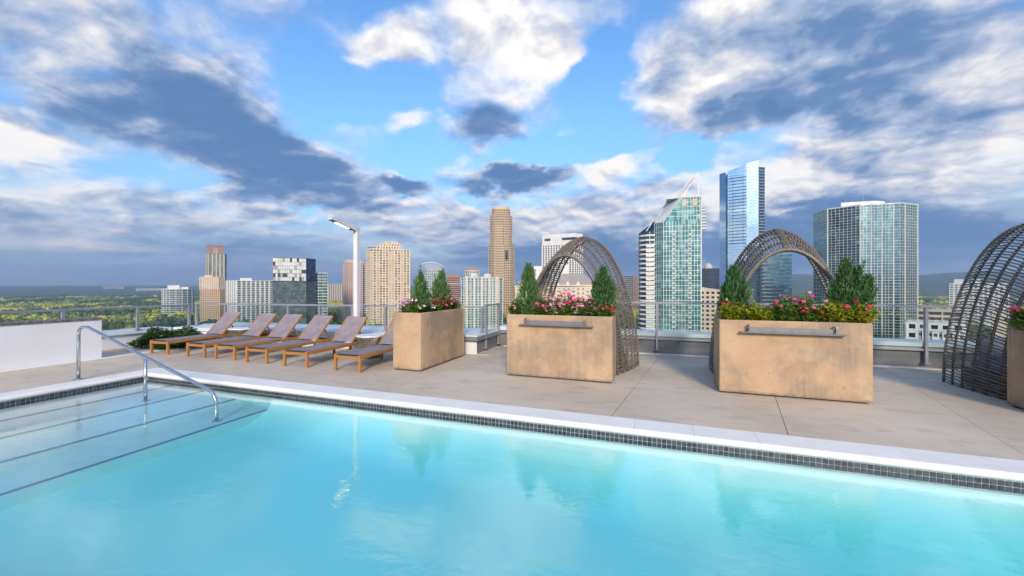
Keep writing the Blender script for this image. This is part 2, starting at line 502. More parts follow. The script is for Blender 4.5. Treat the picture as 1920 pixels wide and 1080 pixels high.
# the pool shell: floor, walls and broad entry steps
pool = MB()
FL = -.86
pool.box(PX0 - .2, PX1 + .2, PY0 - .2, PY1 + .2, FL - .2, FL)
pool.box(PX0 - .2, PX0 - .006, PY0 - .2, PY1 + .2, FL + .001, -.075)
pool.box(PX1 + .006, PX1 + .2, PY0 - .2, PY1 + .2, FL + .001, -.075)
pool.box(PX0 - .005, PX1 + .005, PY1 + .006, PY1 + .2, FL + .001, -.075)
pool.box(PX0 - .005, PX1 + .005, PY0 - .2, PY0 - .006, FL + .001, -.075)
pool = pool.build('swimming_pool', M['plaster'])
tag(pool, kind='structure')
STEP = [(-8.06, -.165), (-7.27, -.195), (-6.50, -.258), (-5.68, -.322)]
prev = PX0 - .004
for i, (sx_, sz_) in enumerate(STEP):
    st = MB().box(prev, sx_, PY0 - .004, PY1 + .004, FL + .002 + i * .001, sz_).build('pool_step', M['coping'], pool)
    MB().box(sx_ - .014, sx_ + .003, PY0 + .004, PY1 - .004, sz_ - .016, sz_ + .003).build('step_nosing', M['nosing'], st)
    prev = sx_ + .0005
# slope down to the deep floor
fz0 = STEP[-1][1] - .16
def floor_z(x): return fz0 + (FL + .004 - fz0) * (x - prev) / (PX1 - prev)
MB().add([(prev, PY0 - .003, floor_z(prev)), (PX1 + .003, PY0 - .003, floor_z(PX1)), (PX1 + .003, PY1 + .003, floor_z(PX1)), (prev, PY1 + .003, floor_z(prev))], [(0, 1, 2, 3)]).build('floor_slope', M['plaster'], pool)
# coved foot of the far and near walls
for yw, sg in ((PY1, -1), (PY0, 1)):
    cv = []; cf = []
    cols = [prev, PX1]
    for x_ in cols:
        fz = floor_z(x_); rc = -.16 - fz
        for k_ in range(13):
            a_ = math.pi / 2 * k_ / 12
            cv.append((x_, yw + sg * (rc * 2.0 * (1 - math.cos(a_)) - .002), fz + .002 + rc * (1 - math.sin(a_))))
    for k_ in range(12):
        q_ = (k_, 13 + k_, 13 + k_ + 1, k_ + 1)
        cf.append(q_ if sg < 0 else q_[::-1])
    MB().add(cv, cf).build('wall_cove', M['plaster'], pool, smooth=True)
# coping stones with a rounded nose over the water
def coping_profile():
    pts = [(CW, -.002), (CW, .004)]
    for k_ in range(7):
        t = math.pi / 2 + math.pi * k_ / 6 * .92
        pts.append((.010 + .034 * math.cos(t), -.032 + .036 * math.sin(t)))
    pts += [(.03, -.068), (CW, -.07)]
    return pts
def coping(length, name='coping_stone'):
    pr = coping_profile(); n_ = len(pr); b = MB()
    v = [(0.0012, y_, z_) for y_, z_ in pr] + [(length - .0012, y_, z_) for y_, z_ in pr]
    b.add(v, [tuple(range(n_)), tuple(range(2 * n_ - 1, n_ - 1, -1))] + [(i, n_ + i, n_ + (i + 1) % n_, (i + 1) % n_) for i in range(n_)])
    return b.mesh(name, M['coping'])
cl = (PX1 - PX0) / 29
cm = coping(cl)
for k_ in range(29):
    inst('coping_stone', cm, pool, (PX0 + k_ * cl, PY1, 0))
    inst('coping_stone', cm, pool, (PX0 + (k_ + 1) * cl, PY0, 0), math.pi)
cl2 = (PY1 - PY0) / 6
cm2 = coping(cl2)
for k_ in range(6):
    inst('coping_stone', cm2, pool, (PX0, PY0 + k_ * cl2, 0), R(90))
    inst('coping_stone', cm2, pool, (PX1, PY0 + (k_ + 1) * cl2, 0), R(-90))
cc = MB().box(0, CW, 0, CW, -.07, .004).mesh('coping_corner', M['coping'])
for x_, y_ in ((PX0 - CW, PY1), (PX1, PY1), (PX0 - CW, PY0 - CW), (PX1, PY0 - CW)):
    inst('coping_corner', cc, pool, (x_, y_, 0))
# waterline mosaic
TP = .0502
MB().box(PX0, PX1, PY1 - .002, PY1 + .0055, -.19, -.0705).box(PX0, PX1, PY0 - .0055, PY0 + .002, -.19, -.0705) \
    .box(PX0 - .0055, PX0 + .002, PY0 + .003, PY1 - .003, -.19, -.0705).build('tile_grout', M['grout'], pool)
tme = MB().cbox(-.0228, .0228, -.0228, .0228, 0, .006, .0025).mesh('waterline_tile', M['tile'])
rest = MB()
def tile_at(x, y, z, face):
    if face == 'far':
        return Matrix.Translation((x, y, z)) @ Matrix.Rotation(R(90), 4, 'X')
    return Matrix.Translation((x, y, z)) @ Matrix.Rotation(R(90), 4, 'Y')
tv = [v_.co.copy() for v_ in tme.vertices]; tf = [tuple(p_.vertices) for p_ in tme.polygons]
nt = 0
for k_ in range(int((PX1 - PX0) / TP)):
    for r2 in (0, 1):
        x_ = PX0 + (k_ + .5) * TP; z_ = -.096 - r2 * .0495
        mt = tile_at(x_, PY1 - .0015, z_, 'far')
        if -3.9 < x_ < 3.55 and nt < 300:
            o = inst('waterline_tile', tme, pool); o.matrix_local = mt; nt += 1
        else:
            rest.add([mt @ q_ for q_ in tv], tf)
for k_ in range(int((PY1 - PY0) / TP)):
    for r2 in (0, 1):
        mt = tile_at(PX0 + .0015, PY1 - (k_ + .5) * TP, -.096 - r2 * .0495, 'left')
        rest.add([mt @ q_ for q_ in tv], tf)
tag(rest.build('waterline_tiles', M['tile'], pool), kind='stuff')
water = MB().box(PX0 - .004, PX1 + .004, PY0 - .004, PY1 + .004, FL - .05, WATER_Z).build('water', M['water'])
tag(water, kind='structure')

# ---- building mass under the deck
own = thing('pool_deck_building', 'pale concrete storeys of the tower that carries the pool deck', 'building', (0, 0, 0))
MB().prism([(-13.5, -12), (14, -12), (14, 10.6), (-3.6, 10.6), (-3.6, 10.3), (-13.5, 9.3)], -68, -1.3).build('wall', M['white_wall'], own)

# ---- parapets
par = thing('parapet', 'dark grey parapet with metal cap under the railing behind the arches', 'parapet', (0, 0, 0))
MB().box(-3.95, 14.0, 10.0, 10.5, -.3, .34).build('wall', M['parapet'], par)
MB().box(-4.0, 14.0, 9.96, 10.55, .42, .50).build('cap', M['ledge'], par)
MB().box(-3.97, 14.0, 9.975, 10.53, .385, .4195).build('fascia', M['alu_cap'], par)
MB().box(-3.97, 14.0, 9.93, 10.52, .341, .3845).build('drip_edge', M['alu'], par)
par2 = thing('parapet', 'short grey parapet return with metal cap between the first two planters', 'parapet', (0, 0, 0))
MB().box(-4.40, -3.96, 8.60, 9.958, -.3, .31).build('wall', M['parapet'], par2)
MB().box(-4.395, -3.955, 8.592, 8.599, -.03, .28).build('end_plate', M['white_wall'], par2)
MB().prism([(-4.7, 8.50), (-3.90, 8.50), (-3.90, 9.925), (-4.7, 9.925)], .40, .435).build('cap', M['ledge'], par2)
MB().prism([(-4.69, 8.51), (-3.91, 8.51), (-3.91, 9.925), (-4.69, 9.925)], .335, .3995).build('fascia', M['alu_cap'], par2)
MB().prism([(-4.69, 8.48), (-3.88, 8.48), (-3.88, 9.92), (-4.69, 9.92)], .311, .3345).build('drip_edge', M['alu'], par2)
def along(p0, p1, w0, w1):
    """strip polygon between offsets w0, w1 to the left of p0->p1"""
    a, b = Vector(p0), Vector(p1); d = (b - a).normalized(); n_ = Vector((-d.y, d.x))
    return [tuple(a + n_ * w0), tuple(b + n_ * w0), tuple(b + n_ * w1), tuple(a + n_ * w1)]
LA, LB = (-12.95, 7.50), (-4.405, 8.55)
par3 = thing('parapet', 'low white parapet with a broad pale ledge behind the loungers', 'parapet', (0, 0, 0))
MB().prism(along(LA, LB, 0.0, 1.55), -.3, .33).build('wall', M['white_wall'], par3)
MB().prism(along(LA, LB, -.05, 1.62), .331, .42).build('ledge', M['ledge'], par3)
par4 = thing('parapet', 'white side parapet with pale cap beside the clipped ground cover', 'parapet', (0, 0, 0))
MB().box(-13.45, -12.97, -3, 8.9, -.3, .34).build('wall', M['white_wall'], par4)
MB().box(-13.55, -12.90, -3, 7.40, .341, .43).build('ledge', M['ledge'], par4)

# ---- railings: posts, top rail, glass
def railing(label, pts, ztop, zbase, skip=()):
    """pts: plan points, a post at each, glass between"""
    t = thing('glass_railing', label, 'railing', (0, 0, 0))
    for i, p_ in enumerate(pts):
        if i in skip: continue
        MB().cbox(p_[0] - .026, p_[0] + .026, p_[1] - .034, p_[1] + .034, zbase, ztop - .03, .006).build('post', M['alu'], t)
        pm = MB().box(p_[0] - .05, p_[0] + .05, p_[1] - .06, p_[1] + .06, zbase - .005, zbase + .012); pm.build('foot_plate', M['alu'], t)
    a, b = Vector((*pts[0], ztop)), Vector((*pts[-1], ztop))
    d = (b - a).normalized()
    MB().bar(a - d * .05, b + d * .05, .062, .045).build('top_rail', M['alu'], t)
    for p_, q_ in zip(pts, pts[1:]):
        A, B = Vector((*p_, 0)), Vector((*q_, 0)); d = (B - A).normalized()
        A, B = A + d * .05, B - d * .05
        mid_z = (zbase + .08 + ztop - .05) / 2
        A.z = B.z = mid_z
        MB().bar(A, B, .012, ztop - .05 - zbase - .08).build('glass_pane', M['glass'], t)
    return t
railing('grey glass railing over the dark parapet behind the arches', [(-3.2 + 1.628 * k_, 9.94) for k_ in range(10)], 1.205, .10)
railing('short grey glass railing running back between the first two planters', [(-3.92, 9.06), (-3.92, 9.90)], 1.115, .06)
def on_line(p, q, t): return (p[0] + (q[0] - p[0]) * t, p[1] + (q[1] - p[1]) * t)
ra, rb = (-12.72, 7.94), (-4.02, 9.04)
railing('grey glass railing on the ledge behind the loungers', [on_line(ra, rb, t) for t in (0, .118, .24, .36, .475, .59, .70, .80, .90, 1.0)], 1.075, .425)
railing('grey glass railing running past the white wall to the corner', [(-12.93, y_) for y_ in (0.3, 1.9, 3.55, 5.20, 6.62, 7.86)], 1.04, .435)

# ---- white screen wall at the left with a row of dark cap tiles
ww = thing('white_wall', 'low white stucco wall with dark tile coping beside the pool', 'wall', (-11.73, 5.27, 0))
MB().box(-.16, .16, -8.2, 0, -.03, .845).build('wall_body', M['white_wall'], ww)
M['cap_tile'] = plain('dark_cap_tile', (.075, .065, .06), (.19, .18, .175), 9, .7, bstr=.3)
ct = MB().cbox(-.175, .175, -.147, .147, 0, .055, .008).mesh('cap_tile', M['cap_tile'])
for k_ in range(27):
    inst('cap_tile', ct, ww, (0, -.152 - k_ * .304, .846))

# ------------------------------------------------------------------ pool handrail
hr = thing('pool_handrail', 'polished steel handrail sloping down into the pool over the entry steps', 'handrail', (-9.25, 3.915, 0))
def arc(c, r, a0, a1, n=7):
    return [(c[0] + r * math.cos(R(a0 + (a1 - a0) * k / n)), 0, c[1] + r * math.sin(R(a0 + (a1 - a0) * k / n))) for k in range(n + 1)]
path = [(-.01, 0, .0), (-.01, 0, .75)] + arc((.125, .765), .135, 180, 95) + [(.22, 0, .905)] + arc((.26, .79), .115, 88, 62, 3) + \
       [(3.16, 0, -.015 + .145)] + arc((3.16, -.10), .23, 68, 2, 7)[1:] + [(3.40, 0, -.30)]
MB().tube(path, .0245, 14).build('rail_tube', M['steel'], hr, smooth=True)
MB().tube([(1.80, 0, -.19), (1.80, 0, .50)], .0235, 12).build('support_post', M['steel'], hr, smooth=True)
for x_, z_ in ((-.01, .004), (3.40, -.321), (1.80, -.194)):
    MB().lathe([(.062, 0), (.062, .008), (.034, .022), (.027, .022)], 18, (x_, 0, z_)).build('base_flange', M['steel'], hr, smooth=False)

# ------------------------------------------------------------------ sun loungers
m, T, out = new_mat('lounger_sling')
p = pos(T)
wv = T.n('ShaderNodeTexWave', wave_type='BANDS', bands_direction='X'); T.put(wv.inputs['Vector'], p); wv.inputs['Scale'].default_value = 160
wv2 = T.n('ShaderNodeTexWave', wave_type='BANDS', bands_direction='Y'); T.put(wv2.inputs['Vector'], p); wv2.inputs['Scale'].default_value = 160
col = T.mix(T.rng(T.noise(p, 5, 4), .3, .7), (.205, .178, .20), (.265, .232, .25))
princ(T, out, col, .75, 0, .25, bump=T.math('MULTIPLY', wv.outputs[1], wv2.outputs[1]), bstr=.3, bdist=.002)
M['sling'] = m
m, T, out = new_mat('teak_finish')
p = pos(T)
g = T.noise(T.vmath('MULTIPLY', p, (14, 1.2, 14)), 3, 5, .6)
princ(T, out, T.mix(T.rng(g, .3, .7), (.29, .13, .034), (.42, .195, .055)), .45, 0, .4, bump=g, bstr=.1, bdist=.002)
M['teak'] = m
M['dark_strip'] = plain('dark_strip', (.03, .02, .018), (.05, .04, .035), 12, .7)

def make_lounger():
    """local frame: foot end at y=0, head towards +y, x across"""
    t = thing('sun_lounger', '', 'sun lounger', (0, 0, 0), 0, 'sun loungers in a row along the pool deck')
    W2 = .285
    for s in (-1, 1):
        MB().cbox(s * W2 - .024, s * W2 + .024, .006, 1.80, .252, .312, .005).build('side_rail', M['teak'], t)
        MB().cbox(s * W2 - .026, s * W2 + .026, -.046, .004, 0, .314, .005).build('leg', M['teak'], t)
        MB().cbox(s * (W2 - .055) - .022, s * (W2 - .055) + .022, 1.22, 1.27, 0, .250, .005).build('leg', M['teak'], t)
    MB().cbox(-W2 + .027, W2 - .027, -.040, -.004, .240, .290, .004).build('end_rail', M['teak'], t)
    MB().cbox(-W2 + .025, W2 - .025, 1.765, 1.797, .258, .306, .004).build('end_rail', M['teak'], t)
    MB().cbox(-W2 + .025, W2 - .025, 1.20, 1.235, .256, .30, .004).build('cross_rail', M['teak'], t)
    MB().box(-W2 + .026, W2 - .026, .008, .030, .288, .305).build('sling_edge', M['dark_strip'], t)
    # seat sling, sagging a little
    b = MB(); n_, k_ = 14, 6; vs = []
    for i in range(n_ + 1):
        for j in range(k_ + 1):
            x = (-1 + 2 * j / k_) * (W2 - .004); y = .012 + 1.215 * i / n_
            vs.append((x, y, .3155 - .014 * (1 - (x / W2) ** 2) * math.sin(math.pi * min(1, i / n_ * 1.05))))
    fs = [(i * (k_ + 1) + j, i * (k_ + 1) + j + 1, (i + 1) * (k_ + 1) + j + 1, (i + 1) * (k_ + 1) + j) for i in range(n_) for j in range(k_)]
    o_ = len(vs); vs += [(x, y, z - .006) for x, y, z in vs]; fs += [tuple(o_ + q for q in reversed(f_)) for f_ in fs]
    b.add(vs, fs).build('seat_sling', M['sling'], t, smooth=True)
    # raised back
    ang = R(46); L = .735; c_, s_ = math.cos(ang), math.sin(ang)
    by, bz = 1.235, .318
    vs = []
    for i in range(9):
        for j in range(k_ + 1):
            x = (-1 + 2 * j / k_) * (W2 - .018); q = L * i / 8
            dip = -.012 * (1 - (x / W2) ** 2) * math.sin(math.pi * i / 8)
            vs.append((x, by + q * c_ - dip * s_, bz + q * s_ + dip * c_ + .018))
    fs = [(i * (k_ + 1) + j, i * (k_ + 1) + j + 1, (i + 1) * (k_ + 1) + j + 1, (i + 1) * (k_ + 1) + j) for i in range(8) for j in range(k_)]
    o_ = len(vs); vs += [(x, y + .005, z - .005) for x, y, z in vs]; fs += [tuple(o_ + q for q in reversed(f_)) for f_ in fs]
    bs = MB().add(vs, fs).build('back_sling', M['sling'], t, smooth=True)
    for s in (-1, 1):
        MB().bar((s * (W2 - .006), by, bz - .004), (s * (W2 - .006), by + (L + .01) * c_, bz - .004 + (L + .01) * s_), .032, .036).build('back_frame', M['teak'], t)
        # prop strut
        MB().bar((s * (W2 - .035), by + .38 * c_, bz + .38 * s_ - .02), (s * (W2 - .035), by + .38 * c_ + .19, .285), .02, .026).build('prop_strut', M['teak'], t)
    MB().bar((-W2 + .012, by + (L - .008) * c_, bz + (L - .008) * s_ - .012), (W2 - .012, by + (L - .008) * c_, bz + (L - .008) * s_ - .012), .022, .022).build('back_cross_bar', M['teak'], t)
    MB().bar((-W2 + .03, by + .38 * c_, bz + .38 * s_ - .022), (W2 - .03, by + .38 * c_, bz + .38 * s_ - .022), .018, .018).build('back_cross_bar', M['teak'], t)
    return t
lng = make_lounger()
LX = [-10.965, -9.705, -8.785, -7.762, -6.68, -5.40]
LY = [6.06, 6.07, 6.08, 6.02, 6.0, 6.0]
LL = ['grey sling lounger on teak frame nearest the leafy ground cover', 'grey sling lounger with teak frame, second from the ground cover',
      'grey sling lounger with teak frame, third from the ground cover', 'grey sling lounger with teak frame, third from the tan planter',
      'grey sling lounger with teak frame just in front of the white lamp post', 'grey sling lounger on teak frame partly hidden behind the tan planter']
for i in range(6):
    o = lng if i == 0 else copy_tree(lng)
    o.location = (LX[i], LY[i], 0); o.rotation_euler = (0, 0, R((1.2, -.8, .6, -.5, .8, -.6)[i]))
    o['label'] = LL[i]

# ------------------------------------------------------------------ woven drum side tables
M['wicker'] = plain('brown_wicker', (.115, .088, .068), (.19, .155, .125), 25, .6, world_space=False)
M['wicker_l'] = plain('grey_brown_wicker', (.14, .108, .085), (.22, .18, .145), 25, .5, world_space=False)
M['table_top'] = plain('table_top', (.70, .71, .72), (.62, .63, .65), 5, .4)
def side_table(label, loc):
    t = thing('side_table', label, 'side table', loc, 0, 'woven side tables between the loungers')
    prof = lambda z: .205 + .085 * ((z - .20) / .24) ** 2 if z > .2 else .205 + .05 * ((.2 - z) / .2) ** 2
    MB().lathe([(.27, 0), (.30, .004), (.305, .02), (.30, .034), (.0, .036)], 36, (0, 0, .465)).build('table_top', M['table_top'], t)
    for k in range(15):
        z = .02 + k * .0305
        n = 44; r = prof(z)
        MB().tube([((r + .006 * (1 if (j + k) % 2 else -1)) * math.cos(2 * math.pi * j / n), (r + .006 * (1 if (j + k) % 2 else -1)) * math.sin(2 * math.pi * j / n), z) for j in range(n + 1)], .0085, 5, False).build('woven_ring', M['wicker_l'], t, smooth=True)
    st = MB()
    for j in range(22):
        a = 2 * math.pi * j / 22
        st.tube([(prof(z) * math.cos(a), prof(z) * math.sin(a), z) for z in (.01, .1, .2, .3, .4, .462)], .007, 5)
    st.build('stake_frame', M['wicker'], t)
    MB().lathe([(.25, 0), (.262, .006), (.262, .018), (.25, .022), (.21, .022)], 32).build('base_ring', M['wicker'], t)
    return t
side_table('white topped woven drum table between the lamp post and the tan planter', (-6.02, 7.36, 0))
side_table('white topped woven drum table half hidden between the two loungers nearest the ground cover', (-10.20, 7.46, 0))

# ------------------------------------------------------------------ lamp post
M['lamp_white'] = plain('lamp_white', (.66, .66, .67), (.60, .60, .615), 2, .45)
M['lamp_grey'] = plain('lamp_grey', (.26, .26, .27), (.22, .22, .23), 5, .4, .5)
m, T, out = new_mat('led_strip')
e_ = T.n('ShaderNodeEmission'); T.put(e_.inputs[0], (1.0, .78, .45)); e_.inputs[1].default_value = 3.0
T.link(e_.outputs[0], out.inputs['Surface']); M['led'] = m
lp = thing('lamp_post', 'tall square white lamp post with angled head and lit strip', 'lamp', (-6.93, 7.98, 0))
MB().cbox(-.058, .058, -.058, .058, 0, 3.02, .01).build('post', M['lamp_white'], lp)
MB().add([(-.062, -.083, 2.95), (.062, -.083, 2.95), (.062, .062, 3.02), (-.062, .062, 3.02), (-.062, -.86, 3.11), (.062, -.86, 3.11), (.062, -.86, 3.145), (-.062, -.86, 3.145), (-.062, .062, 3.075), (.062, .062, 3.075)],
         [(0, 4, 5, 1), (4, 7, 6, 5), (7, 8, 9, 6), (8, 3, 2, 9), (0, 1, 2, 3), (0, 3, 8, 7, 4), (1, 5, 6, 9, 2)]).build('arm', M['lamp_white'], lp)
tilt = lambda y: 2.95 + (3.11 - 2.95) * (-.083 - y) / .777
hd = MB().add([(-.056, -.15, tilt(-.15) - .004), (.056, -.15, tilt(-.15) - .004), (.056, -.85, tilt(-.85) - .004), (-.056, -.85, tilt(-.85) - .004),
          (-.056, -.15, tilt(-.15) - .012), (.056, -.15, tilt(-.15) - .012), (.056, -.85, tilt(-.85) - .012), (-.056, -.85, tilt(-.85) - .012)],
         [(0, 1, 2, 3), (7, 6, 5, 4), (0, 4, 5, 1), (1, 5, 6, 2), (2, 6, 7, 3), (3, 7, 4, 0)]).build('lamp_head', M['lamp_grey'], lp)
MB().add([(-.042, -.27, tilt(-.27) - .016), (.042, -.27, tilt(-.27) - .016), (.042, -.70, tilt(-.70) - .016), (-.042, -.70, tilt(-.70) - .016)], [(0, 3, 2, 1)]).build('lit_strip', M['led'], hd)
MB().cbox(-.14, .14, -.14, .14, 0, .015, .004).build('base_plate', M['lamp_white'], lp)

# ------------------------------------------------------------------ planters
m, T, out = new_mat('tan_stucco')
p = wpos(T)
sx_, sy_, sz_ = T.sep(p)
run = T.noise(T.vmath('MULTIPLY', p, (26, 26, .9)), 1.0, 4, .6)
blot = T.noise(p, 1.5, 6, .68); fine = T.noise(p, 55, 4, .6); speck = T.noise(p, 17, 5, .6)
col = T.mix(T.rng(blot, .34, .66), (.42, .28, .165), (.495, .345, .215))
col = T.mix(T.math('MULTIPLY', T.rng(run, .30, .70, .55, 1.0), T.rng(T.noise(T.vmath('ADD', p, (3.1, 1.7, 5.2)), 1.25, 6, .68), .40, .62, 0, .85)), col, (.225, .185, .14))
col = T.mix(T.rng(speck, .62, .72, 0, .6), col, (.17, .14, .11))
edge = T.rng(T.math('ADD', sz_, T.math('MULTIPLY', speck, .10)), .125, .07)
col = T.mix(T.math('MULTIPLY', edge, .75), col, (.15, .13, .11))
princ(T, out, col, .8, 0, .25, bump=T.math('ADD', fine, T.math('MULTIPLY', blot, .8)), bstr=.3, bdist=.004)
M['planter'] = m
M['soil'] = plain('potting_soil', (.045, .03, .02), (.09, .06, .04), 20, .95, bstr=.6, bdist=.02)
M['tray'] = plain('galvanised_steel', (.20, .20, .205), (.16, .16, .165), 7, .55, .3)
def planter(label, x0, x1, y0, y1, shelf=False):
    cx, cy = (x0 + x1) / 2, (y0 + y1) / 2; hx, hy = (x1 - x0) / 2, (y1 - y0) / 2
    t = thing('planter', label, 'planter', (cx, cy, 0), 0, 'tall tan stucco planters')
    b = MB(); w = .05; H_ = 1.095
    b.cbox(-hx, hx, -hy, -hy + w, .028, H_, .012).cbox(-hx, hx, hy - w, hy, .028, H_, .012)
    b.cbox(-hx, -hx + w, -hy + w, hy - w, .028, H_, .012).cbox(hx - w, hx, -hy + w, hy - w, .028, H_, .012)
    b.box(-hx + .02, hx - .02, -hy + .02, hy - .02, .03, .10)
    b.build('planter_box', M['planter'], t)
    MB().box(-hx + w + .001, hx - w - .001, -hy + w + .001, hy - w - .001, .5, H_ - .07).build('soil', M['soil'], t)
    MB().box(-hx + .05, hx - .05, -hy + .05, hy - .05, 0, .029).build('plinth', M['joint'], t)
    if shelf:
        s = MB().box(-.66, .62, -hy - .105, -hy - .022, .922, .934)
        s.box(-.56, .50, -hy - .062, -hy - .054, .9345, 1.005)
        s = s.build('steel_shelf', M['tray'], t)
        for x_ in (-.545, .485):
            MB().box(x_ - .022, x_ + .022, -hy - .075, -hy - .002, .9345, .96).box(x_ - .008, x_ + .012, -hy - .10, -hy - .066, .96, 1.045).build('shelf_bracket', M['tray'], t)
            MB().tube([(x_ + .002, -hy - .11, 1.03), (x_ + .002, -hy - .01, 1.03)], .012, 8).build('pivot_bolt', M['steel'], t)
    return t
PL = [(-4.70, -4.085, 6.39, 8.20), (-2.485, -.645, 6.66, 7.27), (.915, 2.765, 6.66, 7.27), (4.45, 6.30, 6.66, 7.27)]
planter('long tan planter set end-on beside the last lounger', *PL[0])
planter('tan planter with a steel shelf, standing below the lamp-side arch', *PL[1], True)
planter('broad tan planter with a steel shelf and lime green foliage', *PL[2], True)
planter('tan planter cut off by the picture edge beside the largest arch', *PL[3])

# ------------------------------------------------------------------ conifers
M['conifer'] = foliage_mat('juniper_green', (.040, .105, .036), (.13, .26, .08), (.19, .31, .10), .25)
M['conifer2'] = foliage_mat('arborvitae_green', (.030, .085, .030), (.10, .21, .065), (.14, .25, .085), .25)
M['bark'] = plain('bark', (.10, .065, .04), (.16, .11, .07), 18, .9)
def conifer(label, loc, tips, r0, seed, mat='conifer', n=2600):
    """upright shrub with several feathery leaders; tips = (dx, dy, height, width share)"""
    rg = random.Random(seed)
    t = thing('conifer_shrub', label, 'shrub', loc, 0, 'clipped conifers in the planters')
    b = MB()
    for (tx, ty, hh, ws) in tips:
        k = int(n * ws)
        for i in range(k):
            q = rg.random() ** .85
            z = .02 + q * (hh - .02)
            prof = (1 - q) ** .72 * (.55 + .45 * min(1, q * 6)) * r0 * ws ** .5 * (1 + .16 * math.sin(q * 23 + tx * 40 + 3 * math.sin(i * .002)) + .35 * rg.random())
            a = rg.random() * 6.283; rr = prof * (.2 + .95 * rg.random() ** .6)
            px, py = tx * min(1, .35 + q) + rr * math.cos(a), ty * min(1, .35 + q) + rr * math.sin(a)
            ln = .05 + .075 * rg.random() ** 2; wd = .006 + .006 * rg.random()
            out_ = .25 + .6 * rg.random()
            d = Vector((math.cos(a) * out_ + rg.uniform(-.25, .25), math.sin(a) * out_ + rg.uniform(-.25, .25), 1.0)).normalized()
            sd = d.cross(Vector((rg.uniform(-1, 1), rg.uniform(-1, 1), .2))).normalized() * wd
            p0 = Vector((px, py, z)); p1 = p0 + d * ln
            b.add([p0 - sd * .4, p0 + d * ln * .45 - sd, p1, p0 + d * ln * .45 + sd], [(0, 1, 2, 3)])
    for s_ in range(30):
        (tx, ty, hh, ws) = tips[s_ % len(tips)]
        q = rg.random() ** 1.1; a = rg.random() * 6.283
        rr = r0 * ws ** .5 * (1 - q) ** .72 * 1.0
        o_ = Vector((tx * min(1, .35 + q) + rr * math.cos(a), ty * min(1, .35 + q) + rr * math.sin(a), hh * q))
        dd = Vector((math.cos(a) * .35, math.sin(a) * .35, 1)).normalized() * rg.uniform(.10, .20)
        for i in range(34):
            u_ = rg.random(); p0 = o_ + dd * u_
            d = (dd.normalized() + Vector((rg.gauss(0, .45), rg.gauss(0, .45), 0))).normalized()
            ln = .035 + .03 * (1 - u_); wd = .005 + .003 * rg.random()
            sd = d.cross(Vector((rg.uniform(-1, 1), rg.uniform(-1, 1), .2))).normalized() * wd
            b.add([p0 - sd * .4, p0 + d * ln * .45 - sd, p0 + d * ln, p0 + d * ln * .45 + sd], [(0, 1, 2, 3)])
    b.build('crown', M[mat], t)
    tk = MB()
    for (tx, ty, hh, ws) in tips:
        tk.tube([(0, 0, -.05), (tx * .5, ty * .5, hh * .25), (tx, ty, hh * .75)], [.018, .013, .004], 6)
    tk.build('trunk', M['bark'], t)
    return t
SZ = 1.03
conifer('slim pointed conifer at the lounger end of the end-on planter', (-4.38, 6.86, SZ), [(0, 0, .80, .5), (.02, -.13, .52, .25), (-.03, .14, .50, .25)], .25, 1)
conifer('bushy many-tipped conifer at the far end of the end-on planter', (-4.40, 7.62, SZ), [(0, .10, .86, .45), (.03, -.16, .66, .3), (-.02, .36, .52, .25)], .28, 2)
conifer('narrow pointed conifer at the lamp side of the second planter', (-2.17, 6.98, SZ), [(0, 0, .93, .75), (.07, .02, .52, .25)], .235, 3)
conifer('rounder conifer in the second planter beside the arch foot', (-.83, 6.98, SZ), [(0, 0, .86, .55), (-.10, .03, .62, .25), (.12, .0, .60, .2)], .27, 4, 'conifer2')
conifer('short conifer at the tower side of the broad planter', (1.17, 6.98, SZ), [(-.02, 0, .84, .5), (.12, .0, .62, .25), (-.12, .02, .55, .25)], .25, 5, 'conifer2')
conifer('wide dark conifer with four tips in the broad planter', (2.62, 7.0, SZ), [(-.04, 0, .91, .35), (.10, 0, .80, .25), (.24, .02, .68, .2), (-.15, .02, .60, .2)], .24, 6, 'conifer2', 3200)
conifer('conifer clipped by the picture edge in the last planter', (4.80, 6.98, SZ), [(0, 0, .72, .7), (.12, .05, .55, .3)], .27, 7, 'conifer2')

# ------------------------------------------------------------------ flowering plants
M['leaf_green'] = foliage_mat('vinca_leaf', (.06, .155, .025), (.20, .33, .05), (.40, .42, .045), .36, .45)
M['leaf_lime'] = foliage_mat('lime_leaf', (.25, .29, .02), (.62, .60, .05), (.14, .23, .03), .42, .5)
M['leaf_dark'] = foliage_mat('dark_leaf', (.02, .06, .015), (.06, .13, .03), None, .25, .45)
def bloom_mat(nm, c, eye):
    m, T, out = new_mat(nm)
    p = pos(T); r = T.vmath('LENGTH', p, out=1)
    c2 = T.mix(T.n('ShaderNodeObjectInfo').outputs['Random'], c, tuple(min(1, x_ * 1.35 + .02) for x_ in c))
    princ(T, out, T.mix(T.rng(r, .004, .010), eye, c2), .55, 0, .3)
    return m
BM = {'pink': bloom_mat('pink_petal', (.62, .05, .24), (.35, .0, .08)), 'pale': bloom_mat('pale_pink_petal', (.75, .28, .44), (.6, .04, .2)),
      'red': bloom_mat('crimson_petal', (.42, .006, .045), (.2, 0, .02)), 'white': bloom_mat('white_petal', (.78, .76, .74), (.75, .6, .3)),
      'purple': bloom_mat('mauve_petal', (.42, .09, .46), (.3, .02, .2))}
def bloom_mesh(mt):
    b = MB()
    for k in range(5):
        a = 2 * math.pi * k / 5; c_, s_ = math.cos(a), math.sin(a)
        q = [(0, 0, 0), (.016, -.013, .004), (.030, -.008, .001), (.030, .008, .001), (.016, .013, .004)]
        b.add([(x * c_ - y * s_, x * s_ + y * c_, z) for x, y, z in q], [(0, 1, 2, 3, 4)])
    b.lathe([(.004, 0), (.005, .004), (.0, .006)], 6)
    return b.mesh('bloom', mt)
